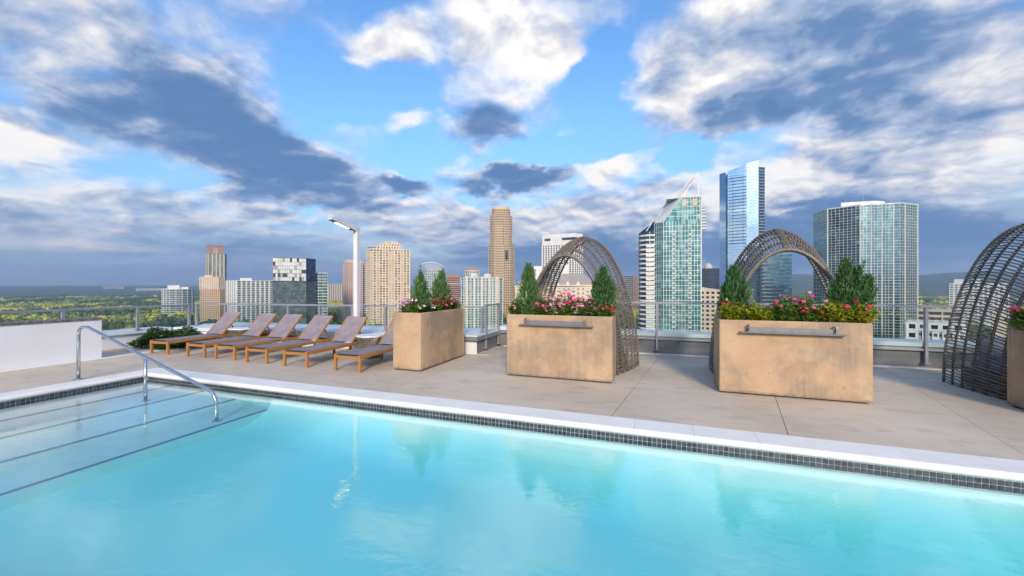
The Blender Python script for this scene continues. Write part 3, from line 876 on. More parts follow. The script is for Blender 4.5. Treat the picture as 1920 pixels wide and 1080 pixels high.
BME = {k_: bloom_mesh(v_) for k_, v_ in BM.items()}
def leaf(b, rg, p, d, ln, wd):
    up = Vector((rg.uniform(-.5, .5), rg.uniform(-.5, .5), 1)).normalized()
    s = d.cross(up)
    if s.length < 1e-3: return
    s = s.normalized() * wd; n_ = s.cross(d).normalized()
    if n_.z < 0: n_ = -n_
    b.add([p, p + d * ln * .5 + s - n_ * ln * .06, p + d * ln - n_ * ln * .16, p + d * ln * .5 - s - n_ * ln * .06], [(0, 1, 2, 3)])
def flower_plant(label, loc, rx, ry, hh, colours, nb, seed, mat='leaf_green', nl=420, name='flowering_plant', cat='plant', lsize=1.0):
    rg = random.Random(seed)
    t = thing(name, label, cat, loc, 0, 'bedding plants in the planters')
    b = MB(); st = MB()
    tips = []
    nl = int(nl * 2.8)
    for i in range(max(10, nl // 26)):
        a = rg.random() * 6.283; q = rg.random() ** .6
        top = Vector((rx * q * math.cos(a), ry * q * math.sin(a), hh * 1.34 * (1 - .40 * q * q) * rg.uniform(.55, 1.08)))
        base = Vector((top.x * .45, top.y * .45, -.02))
        st.tube([base, base.lerp(top, .5) + Vector((0, 0, .02)), top], [.004, .003, .002], 4)
        tips.append((base, top))
    for i in range(nl):
        base, top = rg.choice(tips)
        p_ = base.lerp(top, .2 + .8 * rg.random() ** .7) + Vector((rg.uniform(-.02, .02), rg.uniform(-.02, .02), 0))
        d = Vector((rg.gauss(0, 1), rg.gauss(0, 1), rg.uniform(-.2, .7))).normalized()
        leaf(b, rg, p_, d, (.035 + .03 * rg.random()) * lsize, (.010 + .006 * rg.random()) * lsize)
    f = b.build('foliage', M[mat], t); st.build('stem', M['leaf_dark'], t)
    for i in range(int(nb * 2.1)):
        base, top = tips[i % len(tips)] if i < len(tips) else rg.choice(tips)
        p_ = base.lerp(top, rg.uniform(.82, 1.06)) + Vector((rg.uniform(-.03, .03), rg.uniform(-.03, .03), rg.uniform(.0, .02)))
        o = inst('bloom', BME[rg.choice(colours)], t, p_)
        o.rotation_euler = (R(rg.uniform(15, 75)), R(rg.uniform(-25, 25)), R(rg.uniform(-50, 50)))
        o.scale = [rg.uniform(.62, .98)] * 3
    return t
FZ = 1.05
y2 = 6.90
flower_plant('mauve and white flowers at the corner of the end-on planter', (-4.42, 6.55, FZ), .30, .16, .22, ['purple', 'white', 'pale'], 16, 11)
flower_plant('white blooms with dark leaves near the corner of the end-on planter', (-4.24, 6.85, FZ), .15, .20, .17, ['white', 'white', 'red'], 12, 12, 'leaf_dark')
flower_plant('deep crimson flowers in the middle of the end-on planter', (-4.24, 7.18, FZ), .15, .20, .24, ['red'], 15, 13)
flower_plant('pink and crimson flowers toward the far end of the end-on planter', (-4.24, 7.60, FZ), .15, .24, .27, ['pink', 'red', 'pink'], 15, 14)
flower_plant('pale pink flowers hanging at the far end of the end-on planter', (-4.25, 8.0, FZ), .16, .20, .20, ['pale', 'pink', 'purple'], 11, 15)
flower_plant('thin lime stems with few pale flowers at the lamp side of the second planter', (-2.38, 6.86, FZ), .14, .16, .25, ['pale'], 6, 16, 'leaf_green')
flower_plant('bright pink flowers beside the narrow conifer of the second planter', (-1.83, y2, FZ), .22, .17, .27, ['pink', 'pale'], 20, 17)
flower_plant('dense magenta flowers in the middle of the second planter', (-1.48, y2, FZ), .26, .18, .33, ['pink', 'pink', 'red', 'pale'], 32, 18, nl=520)
flower_plant('mixed pale and magenta flowers beside the rounder conifer of the second planter', (-1.13, y2, FZ), .22, .18, .28, ['pale', 'pink', 'red'], 24, 19)
flower_plant('crimson flowers under the rounder conifer of the second planter', (-.80, 6.82, FZ), .19, .12, .20, ['red', 'pink'], 13, 20)
flower_plant('lime green foliage with red flowers at the tower side of the broad planter', (1.10, 6.84, FZ), .22, .15, .24, ['red', 'pink'], 5, 21, 'leaf_lime', 560)
flower_plant('plain lime green foliage without flowers in the broad planter', (1.45, 6.86, FZ), .24, .16, .22, ['purple'], 2, 22, 'leaf_lime', 560)
flower_plant('lime foliage with scattered red flowers left of centre in the broad planter', (1.78, 6.88, FZ), .22, .17, .31, ['red', 'pink'], 9, 23, 'leaf_green', 480)
flower_plant('tall magenta flowers in the middle of the broad planter', (2.06, 6.90, FZ), .22, .17, .34, ['pink', 'red', 'pale'], 14, 24, 'leaf_green', 520)
flower_plant('lime foliage with two pale pink flowers in the broad planter', (2.36, 6.86, FZ), .24, .16, .27, ['pale', 'pink'], 6, 25, 'leaf_lime', 620)
flower_plant('lime foliage with dark red flowers spilling over the end of the broad planter', (2.68, 6.84, FZ), .24, .16, .24, ['red', 'pink'], 7, 26, 'leaf_lime', 560)
flower_plant('magenta flowers drooping over the side of the last planter', (4.47, 6.98, FZ), .17, .26, .22, ['pink', 'red'], 10, 27, 'leaf_green', 420)

# ground cover bed behind the first lounger
rg = random.Random(31)
b = MB()
for i in range(5200):
    u, v = rg.random(), rg.random()
    x = -12.86 + 1.35 * u + .35 * v; y = 6.38 + 1.25 * v
    e = min(u, 1 - u, v, 1 - v)
    z = (.10 + .34 * min(1, e * 5 + .15)) * rg.random() ** .45 * (.8 + .4 * math.sin(x * 5) * math.sin(y * 4) ** 2)
    d = Vector((rg.gauss(0, 1), rg.gauss(0, 1) - .4, rg.uniform(-.3, .8))).normalized()
    leaf(b, rg, Vector((x, y, z)), d, .07 + .05 * rg.random(), .020 + .012 * rg.random())
tag(b.build('ground_cover', M['leaf_dark']), 'dark green leafy ground cover filling the bed behind the first lounger', 'ground cover', kind='stuff')

# ------------------------------------------------------------------ woven arch daybeds
M['cushion'] = plain('slate_blue_cushion', (.10, .13, .20), (.15, .18, .26), 4, .85, bstr=.2)
def arch_daybed(label, loc, rz):
    """vaulted wicker shell; local y runs from the front mouth to the back"""
    t = thing('arch_daybed', label, 'daybed', loc, rz, 'woven arch daybeds behind the planters')
    L = 1.28
    def P3(s, q, dr=0):
        """s: 0..1 front to back, q: 0..1 round the arch"""
        a = math.pi * q
        w = .90 + .15 * math.sin(s * math.pi * .56) + dr; hh = 2.17 + .44 * math.sin(s * math.pi * .62) + dr; pw_ = 2 / (2.0 - .15 * s)
        x = -math.copysign(abs(math.cos(a)) ** pw_, math.cos(a)) * w
        z = max(0.0, math.sin(a)) ** pw_ * hh
        y = s * L + .10 * math.sin(a) * (s - .2)
        return Vector((x, y, z))
    for s, r in ((0, .026), (1, .022)):
        MB().tube([P3(s, k / 56) for k in range(57)], r, 8).build('rim', M['wicker_l'], t, smooth=True)
    MB().tube([P3(.02, k / 56, -.035) for k in range(57)], .016, 6).build('rim', M['wicker_l'], t, smooth=True)
    nh = 6
    for i in range(1, nh):
        for ds, dr in ((-.012, -.012), (.012, -.012)):
            MB().tube([P3(i / nh + ds, k / 48, dr) for k in range(49)], .0095, 5).build('hoop', M['wicker'], t, smooth=True)
    # knots where strands wrap the hoops, and the strands themselves
    N = 118
    # even spacing measured round each hoop
    def spaced(s):
        ref = [P3(s, k / 300) for k in range(301)]; acc = [0.]
        for k in range(300): acc.append(acc[-1] + (ref[k + 1] - ref[k]).length)
        return [float(np.interp(acc[-1] * j / N, acc, [k / 300 for k in range(301)])) for j in range(N + 1)]
    QS = [spaced(i / (nh * 2)) for i in range(nh * 2 + 1)]
    for j in range(N + 1):
        pts = []
        for i in range(nh * 2 + 1):
            s = i / (nh * 2)
            pts.append(P3(s, QS[i][j] + .0010 * math.sin(j * 2.1 + i), .008 if i % 2 == 0 else -.006))
        MB().tube(pts, .0106, 5).build('strand', M['wicker_l'] if j % 3 else M['wicker'], t, smooth=True)
    kn = MB()
    for i in range(1, nh):
        for j in range(N + 1):
            c = P3(i / nh, QS[2 * i][j], .0)
            d = (P3(i / nh, min(1, QS[2 * i][j] + .01)) - P3(i / nh, max(0, QS[2 * i][j] - .01))).normalized() * .009
            kn.bar(c - d, c + d, .046, .026, up=(0, 1, 0.01))
    tag(kn.build('wrapped_knots', M['wicker'], t), kind='stuff')
    # broad banding strap over the top
    for s in (.0, 1.):
        pass
    for j in range(5):
        MB().tube([P3(i / 12, .488 + j * .006, .018) for i in range(13)], .010, 5).build('crown_strap', M['wicker'], t, smooth=True)
    # seat platform and cushions
    n = 18
    base = [(-.88 * math.cos(math.pi * k / n), .10 + 0 * k, 0) for k in range(n + 1)]
    MB().cbox(-.84, .84, .08, 1.14, .02, .30, .04).build('seat_base', M['wicker'], t)
    for k in range(9):
        MB().tube([(-.855, .06, .03 + k * .031), (.855, .06, .03 + k * .031), (.875, 1.16, .03 + k * .031), (-.875, 1.16, .03 + k * .031), (-.855, .06, .03 + k * .031)], .0105, 5).build('seat_weave', M['wicker_l'], t)
    MB().cbox(-.82, .82, .10, 1.12, .302, .45, .05).build('mattress', M['cushion'], t)
    for x_ in (-.45, .45):
        MB().cbox(x_ - .30, x_ + .30, .92, 1.10, .452, .80, .06).build('back_cushion', M['cushion'], t)
    return t
arch_daybed('woven brown arch daybed behind the planter nearest the loungers', (-1.58, 7.36, 0), R(-11))
arch_daybed('woven brown arch daybed behind the broad planter with lime foliage', (1.97, 7.36, 0), R(-5))
arch_daybed('woven brown arch daybed cut off by the picture edge', (5.53, 7.36, 0), R(-3))

# ------------------------------------------------------------------ terrain, woods and the air over them
GROUND = -68.0
def hill(x, y):
    """height of the land; a long wooded ridge rises to the north east"""
    d = math.hypot(x, y)
    b = math.degrees(math.atan2(x, y))
    z = GROUND
    z += 4.0 * math.sin(x / 410.0 + 1.3) * math.sin(y / 530.0)  * min(1, max(0, (d - 600) / 800))
    t = max(0., min(1., (d - 2600) / 2600)); t = t * t * (3 - 2 * t)
    rise = 36 + 128 * max(0., min(1., (b + 10) / 24)) * 1 + 38 * max(0., min(1., (-30 - b) / 25)) * 0
    rise = rise * (1 + .07 * math.sin(b * .9) + .05 * math.sin(b * 2.3 + 1))
    z += t * rise
    t2 = max(0., min(1., (d - 4000) / 4000))
    z += t2 * 26
    return z
m, T, out = new_mat('woodland_floor')
p = wpos(T)
n1 = T.noise(p, .012, 6, .65); n2 = T.noise(p, .0016, 4, .6)
col = T.mix(T.rng(n1, .35, .65), (.04, .07, .025), (.10, .14, .04))
col = T.mix(T.rng(n2, .5, .68, 0, .6), col, (.10, .105, .03))
princ(T, out, col, .95, 0, .1, bump=T.noise(p, .05, 4, .7), bstr=1.0, bdist=9.0)
M['woodland'] = m
rings = [0, 60, 150, 300, 500, 700] + [700 * 1.035 ** k for k in range(1, 81)]
nsec = 360
vs = [(0, 0, GROUND)]; fs = []
rg = random.Random(5)
for ri, r_ in enumerate(rings[1:]):
    for k in range(nsec):
        a = 2 * math.pi * k / nsec
        x, y = r_ * math.sin(a), r_ * math.cos(a)
        canopy = rg.uniform(0, 9) * min(1, max(0, (r_ - 2300) / 600)) if r_ < 14000 else 0
        vs.append((x, y, hill(x, y) + canopy + (4 if r_ > 2300 else 0)))
for k in range(nsec):
    fs.append((0, 1 + (k + 1) % nsec, 1 + k))
for ri in range(len(rings) - 2):
    o = 1 + ri * nsec
    fs += [(o + k, o + (k + 1) % nsec, o + nsec + (k + 1) % nsec, o + nsec + k) for k in range(nsec)]
gm = MB().add(vs, fs)
tag(gm.build('ground', M['woodland'], smooth=False), kind='structure')

# tree crowns as a mass: leafy clumps set out over the land by geometry nodes
def crown_cluster(seed, n, r, h):
    rg = random.Random(seed); b = MB()
    lobes = [Vector((rg.gauss(0, r * .38), rg.gauss(0, r * .38), h * (.45 + .4 * rg.random()))) for _ in range(7)]
    for i in range(n):
        c = rg.choice(lobes); d = Vector((rg.gauss(0, 1), rg.gauss(0, 1), rg.gauss(.25, .8))).normalized()
        p_ = c + d * r * rg.uniform(.34, .5)
        s = r * rg.uniform(.13, .24)
        u = d.cross(Vector((rg.uniform(-1, 1), rg.uniform(-1, 1), rg.uniform(-1, 1)))).normalized(); v = d.cross(u)
        tilt_ = d * rg.uniform(-.5, .5) * s
        b.add([p_ - u * s, p_ + v * s * .8 + tilt_, p_ + u * s, p_ - v * s * .8 - tilt_], [(0, 1, 2, 3)])
    for c in lobes:
        b.lathe([(.05, -r * .42), (r * .34, -r * .12), (r * .36, r * .1), (r * .1, r * .36)], 6, tuple(c))
    b.tube([(0, 0, 0), (0, 0, h * .5)], [r * .09, r * .05], 5)
    return b
def crown_mat(nm, dark, light):
    m, T, out = new_mat(nm)
    rr = T.n('ShaderNodeObjectInfo').outputs['Random']; g = T.n('ShaderNodeNewGeometry').outputs['Random Per Island']
    col = T.mix(T.math('ADD', T.math('MULTIPLY', rr, .65), T.math('MULTIPLY', g, .35)), dark, light)
    princ(T, out, col, .8, 0, .15)
    return m
protos = bpy.data.collections.new('crown_shapes')
CRM = [crown_mat('oak_crowns', (.10, .155, .03), (.29, .34, .07)), crown_mat('pine_crowns', (.035, .075, .026), (.10, .155, .04)),
       crown_mat('yellow_crowns', (.36, .36, .055), (.60, .55, .10))]  # yellow tone paints the sunlit bands of the woods into the crowns
def woods(name, label, pts, scales, mat, seed):
    """one wood: a leafy crown on every point"""
    me = bpy.data.meshes.new(name); me.from_pydata(pts, [], [])
    at = me.attributes.new('size', 'FLOAT', 'POINT'); at.data.foreach_set('value', scales)
    o = inst(name, me)
    shapes = bpy.data.collections.new('shapes_' + name)
    for k in range(3):
        so = bpy.data.objects.new('crown_shape', crown_cluster(seed + k, 150, 5.6, 12.5).mesh('crown_shape', mat))
        shapes.objects.link(so)
    ng = bpy.data.node_groups.new('plant_' + name, 'GeometryNodeTree')
    ng.interface.new_socket('Geometry', in_out='INPUT', socket_type='NodeSocketGeometry')
    ng.interface.new_socket('Geometry', in_out='OUTPUT', socket_type='NodeSocketGeometry')
    gi, go = ng.nodes.new('NodeGroupInput'), ng.nodes.new('NodeGroupOutput')
    ci = ng.nodes.new('GeometryNodeCollectionInfo'); ci.inputs['Collection'].default_value = shapes
    ci.inputs['Separate Children'].default_value = True; ci.inputs['Reset Children'].default_value = True
    ip = ng.nodes.new('GeometryNodeInstanceOnPoints'); ip.inputs['Pick Instance'].default_value = True
    rv = ng.nodes.new('FunctionNodeRandomValue'); rv.data_type = 'FLOAT_VECTOR'
    rv.inputs[0].default_value = (-.08, -.08, 0); rv.inputs[1].default_value = (.08, .08, 6.283)
    na = ng.nodes.new('GeometryNodeInputNamedAttribute'); na.data_type = 'FLOAT'; na.inputs['Name'].default_value = 'size'
    L_ = ng.links.new
    L_(gi.outputs[0], ip.inputs['Points']); L_(ci.outputs[0], ip.inputs['Instance'])
    L_(rv.outputs[0], ip.inputs['Rotation']); L_(na.outputs[0], ip.inputs['Scale']); L_(ip.outputs[0], go.inputs[0])
    md = o.modifiers.new('planting', 'NODES'); md.node_group = ng
    tag(o, label, 'woods', kind='stuff')
    return o
rg = random.Random(12)
groups = [([], []), ([], []), ([], [])]
def vn(x, y):   # smooth pseudo noise for stands of trees
    return math.sin(x / 97. + 1.7 * math.sin(y / 131.)) * math.sin(y / 83. + 1.3 * math.sin(x / 117. + 2)) + .5 * math.sin(x / 41. + y / 53.)
clear_spots = []
def scatter(b0, b1, r0, r1, n):
    for _ in range(n):
        b = R(rg.uniform(b0, b1)) - VIEW_YAW
        r_ = math.sqrt(rg.uniform(r0 * r0, r1 * r1))
        x, y = r_ * math.sin(b), r_ * math.cos(b)
        if any((x - cx) ** 2 + (y - cy) ** 2 < cr * cr for cx, cy, cr in clear_spots): continue
        v = vn(x, y)
        g = 2 if v > .72 and rg.random() < .85 else (1 if v < -.25 else (0 if rg.random() < .95 else 2))
        groups[g][0].append((x, y, hill(x, y) - 1.0)); groups[g][1].append(rg.uniform(1.1, 2.2))

# ------------------------------------------------------------------ city: sites surveyed from the deck, footprints in local metres (front to -y)
S = {}
# round_condo
S['round_condo'] = ((-812.3, 474.3), 1.0423, [
    ([(-20.5, 9.8), (-18.2, 3.8), (-14.6, 0.9), (-10.2, -0.1), (-1.5, -1.0), (7.4, -0.0), (15.0, 3.9), (21.3, 9.8), (24.5, 15.7), (24.5, 45.7), (-20.5, 45.7)], -68.0, -5.1),
    ([(-13.3, 13.9), (3.8, 14.0), (3.8, 28.0), (-13.3, 28.0)], -5.1, 2.6),
    ([(4.5, 16.0), (16.0, 15.9), (16.0, 28.0), (4.5, 28.0)], -5.1, -0.3),
])
# brown_tower
S['brown_tower'] = ((-932.6, 622.4), 0.9823, [
    ([(-17.3, 5.9), (-13.4, -0.1), (14.6, -0.1), (18.7, 5.8), (18.7, 35.9), (-17.3, 35.9)], -68.0, 73.9),
    ([(-16.3, 3.9), (14.7, 3.9), (14.7, 27.9), (-16.3, 27.9)], 73.9, 92.0),
])
# tan_block
S['tan_block'] = ((-668.0, 440.9), 0.9874, [
    ([(-15.7, 7.8), (9.0, -0.1), (17.5, 5.8), (17.5, 37.8), (-15.7, 37.8)], -68.0, -4.4),
    ([(-16.4, 8.8), (6.9, 2.0), (15.4, 6.9), (15.4, 32.8), (-16.4, 32.8)], -4.4, 15.3),
    ([(-11.0, 9.9), (-1.4, 8.0), (-1.4, 21.9), (-11.0, 21.9)], 15.3, 18.7),
])
# white_slab
S['white_slab'] = ((-573.3, 432.3), 0.9248, [
    ([(-29.0, 5.4), (-16.5, -0.2), (30.4, 1.4), (30.4, 30.4), (-29.0, 30.4)], -68.0, 8.8),
    ([(-12.7, 7.9), (2.0, 8.0), (2.0, 18.0), (-12.7, 18.0)], 8.8, 13.6),
])
# checker
S['checker'] = ((-428.0, 378.0), 0.8473, [
    ([(-20.8, 2.6), (15.5, -0.2), (27.2, 15.4), (27.2, 35.4), (-20.8, 35.4)], 7.6, 36.4),
    ([(-20.8, 3.6), (15.5, 0.8), (27.2, 16.4), (27.2, 35.4), (-20.8, 35.4)], -68.0, 7.6),
    ([(25.5, 21.5), (41.5, 18.5), (41.5, 46.5), (25.5, 46.5)], -68.0, 18.3),
])
# far_slab
S['far_slab'] = ((-1053.6, 1110.2), 0.7593, [
    ([(-24.7, -0.2), (24.2, -0.2), (24.2, 24.8), (-24.7, 24.8)], -68.0, 8.0),
])
# pink_tower
S['pink_tower'] = ((-451.8, 518.2), 0.7171, [
    ([(-18.5, 11.8), (-13.5, -0.1), (9.6, -0.1), (9.6, 39.8), (-18.5, 39.8)], -68.0, 38.4),
    ([(-16.8, 9.8), (-12.7, 1.9), (8.8, 1.9), (8.8, 33.8), (-16.8, 33.8)], 38.4, 43.6),
    ([(10.1, 7.9), (20.4, 7.7), (20.4, 27.9), (10.1, 27.9)], -68.0, 38.4),
])
# cream_tower
S['cream_tower'] = ((-326.4, 435.5), 0.6432, [
    ([(-27.4, 11.3), (-23.0, 0.5), (26.3, -0.6), (26.3, 37.3), (-27.4, 37.3)], -68.0, 48.6),
    ([(-14.6, 3.8), (16.2, 2.8), (16.2, 21.8), (-14.6, 21.8)], 48.6, 53.1),
    ([(-10.7, 5.9), (13.5, 4.8), (13.5, 19.9), (-10.7, 19.9)], 53.1, 56.6),
    ([(-5.4, 8.0), (10.2, 6.9), (10.2, 18.0), (-5.4, 18.0)], 56.6, 59.4),
    ([(-26.0, 8.4), (-14.0, 5.8), (-14.0, 26.4), (-26.0, 26.4)], 48.6, 51.0),
])
# crown_tower
S['crown_tower'] = ((-469.7, 787.9), 0.5376, [
    ([(-29.5, 5.5), (-14.1, -0.1), (20.2, -0.2), (28.8, 7.6), (28.8, 41.6), (-29.5, 41.6)], -68.0, 28.1),
    ([(-14.2, 1.9), (19.0, 1.8), (19.0, 23.9), (-14.2, 23.9)], 28.1, 38.9),
])
# brick_office
S['brick_office'] = ((-379.2, 714.0), 0.4882, [
    ([(-13.7, -0.1), (10.6, -0.1), (10.6, 29.9), (-13.7, 29.9)], -68.0, 17.7),
])
# green_condo
S['green_condo'] = ((-196.0, 439.7), 0.4194, [
    ([(-24.4, 3.4), (-21.1, -0.5), (21.2, -0.5), (25.3, 3.3), (25.3, 27.4), (-24.4, 27.4)], -68.0, 10.6),
    ([(-20.3, 29.6), (-15.5, 25.8), (-8.1, 25.9), (-3.4, 30.0), (-3.4, 44.0), (-20.3, 44.0)], -68.0, 20.2),
])
# tan_tower
S['tan_tower'] = ((-235.2, 606.2), 0.3700, [
    ([(-20.2, 7.7), (-13.9, -0.1), (13.1, -0.1), (21.2, 8.7), (21.2, 38.7), (-20.2, 38.7)], -68.0, 67.7),
    ([(-18.5, 7.7), (-13.1, 0.9), (11.3, 0.9), (17.6, 7.8), (17.6, 34.8), (-18.5, 34.8)], 67.7, 115.6),
    ([(-15.8, 7.8), (-11.4, 2.9), (9.6, 2.9), (14.1, 7.8), (14.1, 29.8), (-15.8, 29.8)], 115.6, 126.9),
    ([(-15.0, 8.8), (-10.5, 4.9), (8.8, 4.9), (13.2, 8.9), (13.2, 24.9), (-15.0, 24.9)], 126.9, 131.3),
])
# white_tower
S['white_tower'] = ((-126.3, 592.0), 0.2102, [
    ([(-35.6, 19.4), (13.5, 1.8), (25.9, 13.6), (25.9, 37.4), (-35.6, 37.4)], -68.0, 81.1),
])
# hotel
S['hotel'] = ((-80.3, 343.0), 0.2300, [
    ([(-4.2, -0.0), (32.6, -1.5), (32.6, 30.0), (-4.2, 30.0)], -68.0, 1.6),
    ([(-13.6, 13.7), (-4.4, 14.0), (-4.4, 38.0), (-13.6, 38.0)], -68.0, -1.7),
    ([(-38.1, 8.0), (-19.7, 9.5), (-19.7, 33.5), (-38.1, 33.5)], -68.0, 0.7),
    ([(-23.2, 44.3), (-14.8, 44.7), (-14.8, 54.7), (-23.2, 54.7)], -68.0, 21.3),
    ([(3.1, 45.0), (11.0, 44.8), (11.0, 55.0), (3.1, 55.0)], -68.0, 22.7),
])
# blue_office
S['blue_office'] = ((-47.4, 832.6), 0.0569, [
    ([(-16.5, -0.2), (8.2, -0.0), (8.2, 40.0), (-16.5, 40.0)], -68.0, 21.4),
    ([(8.6, 4.0), (16.4, 3.8), (16.4, 34.0), (8.6, 34.0)], -68.0, 18.7),
])
# teal_tower
S['teal_tower'] = ((11.3, 322.6), -0.0351, [
    ([(-23.3, 9.2), (-21.3, 4.3), (-17.2, 1.5), (-11.4, 1.8), (-4.8, -4.0), (20.7, -0.7), (20.7, 33.2), (-23.3, 33.2)], -68.0, 45.4),
])
# dark_office
S['dark_office'] = ((107.9, 888.1), -0.1209, [
    ([(-17.4, -0.2), (17.1, -0.2), (17.1, 39.8), (-17.4, 39.8)], -68.0, 35.9),
])
# tan_low
S['tan_low'] = ((51.3, 421.9), -0.1209, [
    ([(-10.1, -0.1), (8.1, -0.1), (8.1, 29.9), (-10.1, 29.9)], -68.0, -4.0),
])
# glass_tower
S['glass_tower'] = ((115.8, 636.1), -0.1800, [
    ([(-28.5, 13.4), (-19.8, -0.3), (5.8, -3.0), (19.8, -0.3), (19.8, 43.4), (-28.5, 43.4)], -68.0, 169.5),
    ([(20.3, 4.7), (27.7, 11.4), (27.7, 35.4), (20.3, 35.4)], -68.0, 167.3),
])
# striped
S['striped'] = ((118.1, 488.2), -0.2373, [
    ([(-24.5, 5.4), (-12.0, 3.9), (-12.0, 35.4), (-24.5, 35.4)], -68.0, 26.3),
    ([(-11.7, -0.1), (15.9, -0.3), (15.9, 29.9), (-11.7, 29.9)], -68.0, 36.5),
])
# mirror
S['mirror'] = ((164.3, 409.2), -0.3819, [
    ([(-36.0, 24.2), (-24.4, 2.4), (-3.0, -2.6), (0.9, -1.2), (3.8, -0.3), (7.6, 2.5), (10.4, 3.3), (14.4, 6.2), (17.4, 7.1), (21.2, 7.4), (24.3, 12.2), (32.6, 27.6), (32.6, 49.6), (-36.0, 49.6)], -68.0, 68.1),
    ([(-15.6, 7.6), (6.1, 16.1), (12.6, 24.5), (12.6, 38.5), (-15.6, 38.5)], 68.1, 73.8),
])
# white_hotel
S['white_hotel'] = ((429.9, 748.4), -0.5214, [
    ([(-28.3, -0.5), (26.7, -0.4), (26.7, 19.6), (-28.3, 19.6)], -68.0, 5.3),
    ([(-23.7, 2.7), (-14.4, 2.9), (-14.4, 10.9), (-23.7, 10.9)], 5.3, 11.3),
    ([(-6.9, 3.0), (1.0, 3.0), (1.0, 11.0), (-6.9, 11.0)], 5.3, 11.3),
])
# parking
S['parking'] = ((222.1, 429.8), -0.4770, [
    ([(-19.1, -0.4), (12.3, -0.2), (12.3, 29.8), (-19.1, 29.8)], -68.0, -20.0),
])
# low_hall
S['low_hall'] = ((180.4, 351.2), -0.4745, [
    ([(-14.6, -0.3), (12.2, -0.2), (12.2, 25.8), (-14.6, 25.8)], -68.0, -25.1),
])
# town
S['town'] = ((145.8, 280.4), -0.4795, [
    ([(-8.7, -0.1), (8.2, -0.1), (8.2, 9.9), (-8.7, 9.9)], -68.0, -23.2),
])

def glass_mat(name, dark, light, cw, ch, share=.3, metal=.0, rough=.08, tilt=.012, spec=.6):
    """window glass: every pane its own tone and its own slight tilt"""
    m, T, out = new_mat(name)
    p = pos(T); x, y, z = T.sep(p)
    cx = T.math('FLOOR', T.math('DIVIDE', T.math('ADD', x, T.math('MULTIPLY', y, .83)), cw)); cz = T.math('FLOOR', T.math('DIVIDE', z, ch))
    wn = T.n('ShaderNodeTexWhiteNoise', noise_dimensions='3D'); T.put(wn.inputs['Vector'], T.comb(cx, cz, 1.7))
    f = T.rng(wn.outputs['Value'], 1 - share - .12, 1 - share + .25)
    col = T.mix(f, dark, light)
    b = princ(T, out, col, rough, metal, spec)
    g = T.n('ShaderNodeNewGeometry')
    wob = T.vmath('SCALE', T.vmath('SUBTRACT', wn.outputs['Color'], (.5, .5, .5)), scale=tilt)
    slow = T.vmath('SCALE', T.vmath('SUBTRACT', T.noise(p, .10, 3, .6, col=True), (.5, .5, .5)), scale=tilt * 2.2)
    T.link(T.vmath('NORMALIZE', T.vmath('ADD', g.outputs['Normal'], T.vmath('ADD', wob, slow))), b.inputs['Normal'])
    return m
def wall_mat(name, c1, c2=None, rough=.8):
    return plain(name, c1, c2 or tuple(x * .88 for x in c1), .12, rough)
M['c_white'] = wall_mat('tower_white', (.70, .69, .66)); M['c_cream'] = wall_mat('tower_cream', (.66, .55, .41)); M['c_tan'] = wall_mat('tower_tan', (.50, .375, .24))
M['c_pink'] = wall_mat('tower_pink', (.56, .40, .345)); M['c_brown'] = wall_mat('tower_brown', (.33, .20, .155)); M['c_grey'] = wall_mat('tower_grey', (.34, .34, .33))
M['c_dark'] = wall_mat('tower_dark', (.05, .055, .06)); M['c_gold'] = wall_mat('tower_gold', (.62, .42, .16)); M['c_brick'] = wall_mat('tower_brick', (.36, .21, .15))
M['c_roof'] = wall_mat('slate_roof', (.30, .275, .25)); M['c_stone'] = wall_mat('tower_stone', (.58, .50, .40)); M['c_pale'] = wall_mat('tower_pale', (.60, .62, .60))
M['c_mull'] = plain('mullion', (.62, .62, .58), (.55, .55, .52), .2, .5, .2); M['c_bronze'] = plain('dark_mullion', (.06, .06, .065), (.09, .09, .09), .2, .5)
M['c_blue'] = wall_mat('blue_cap', (.02, .09, .20))
M['g_teal'] = glass_mat('teal_glass', (.05, .18, .19), (.16, .37, .35), 2.13, 3.62, .5, .4, .06, .006)
M['g_green'] = glass_mat('green_glass', (.05, .12, .115), (.16, .29, .265), 2.4, 3.3, .4, .35, .08)
M['g_dark'] = glass_mat('dark_glass', (.015, .022, .03), (.10, .13, .14), 2.0, 3.4, .25, .3, .06)
M['g_home'] = glass_mat('home_windows', (.03, .024, .02), (.34, .26, .17), 3.7, 3.3, .35, .0, .12)
M['g_tan'] = glass_mat('tan_windows', (.03, .02, .015), (.12, .085, .05), 3.1, 4.0, .2, .1, .1)
M['g_pink'] = glass_mat('pink_windows', (.025, .022, .028), (.10, .09, .10), 3.0, 3.5, .3, .1, .1)
M['g_mirror'] = glass_mat('mirror_glass', (.17, .29, .285), (.27, .41, .39), 2.6, 2.3, .4, .95, .02, .012)
M['g_blue'] = glass_mat('blue_mirror_glass', (.50, .64, .73), (.56, .70, .77), 2.6, 4.2, .5, .95, .03, .004)
M['g_navy'] = glass_mat('navy_glass', (.02, .05, .09), (.06, .12, .18), 2.6, 3.8, .3, .5, .05)

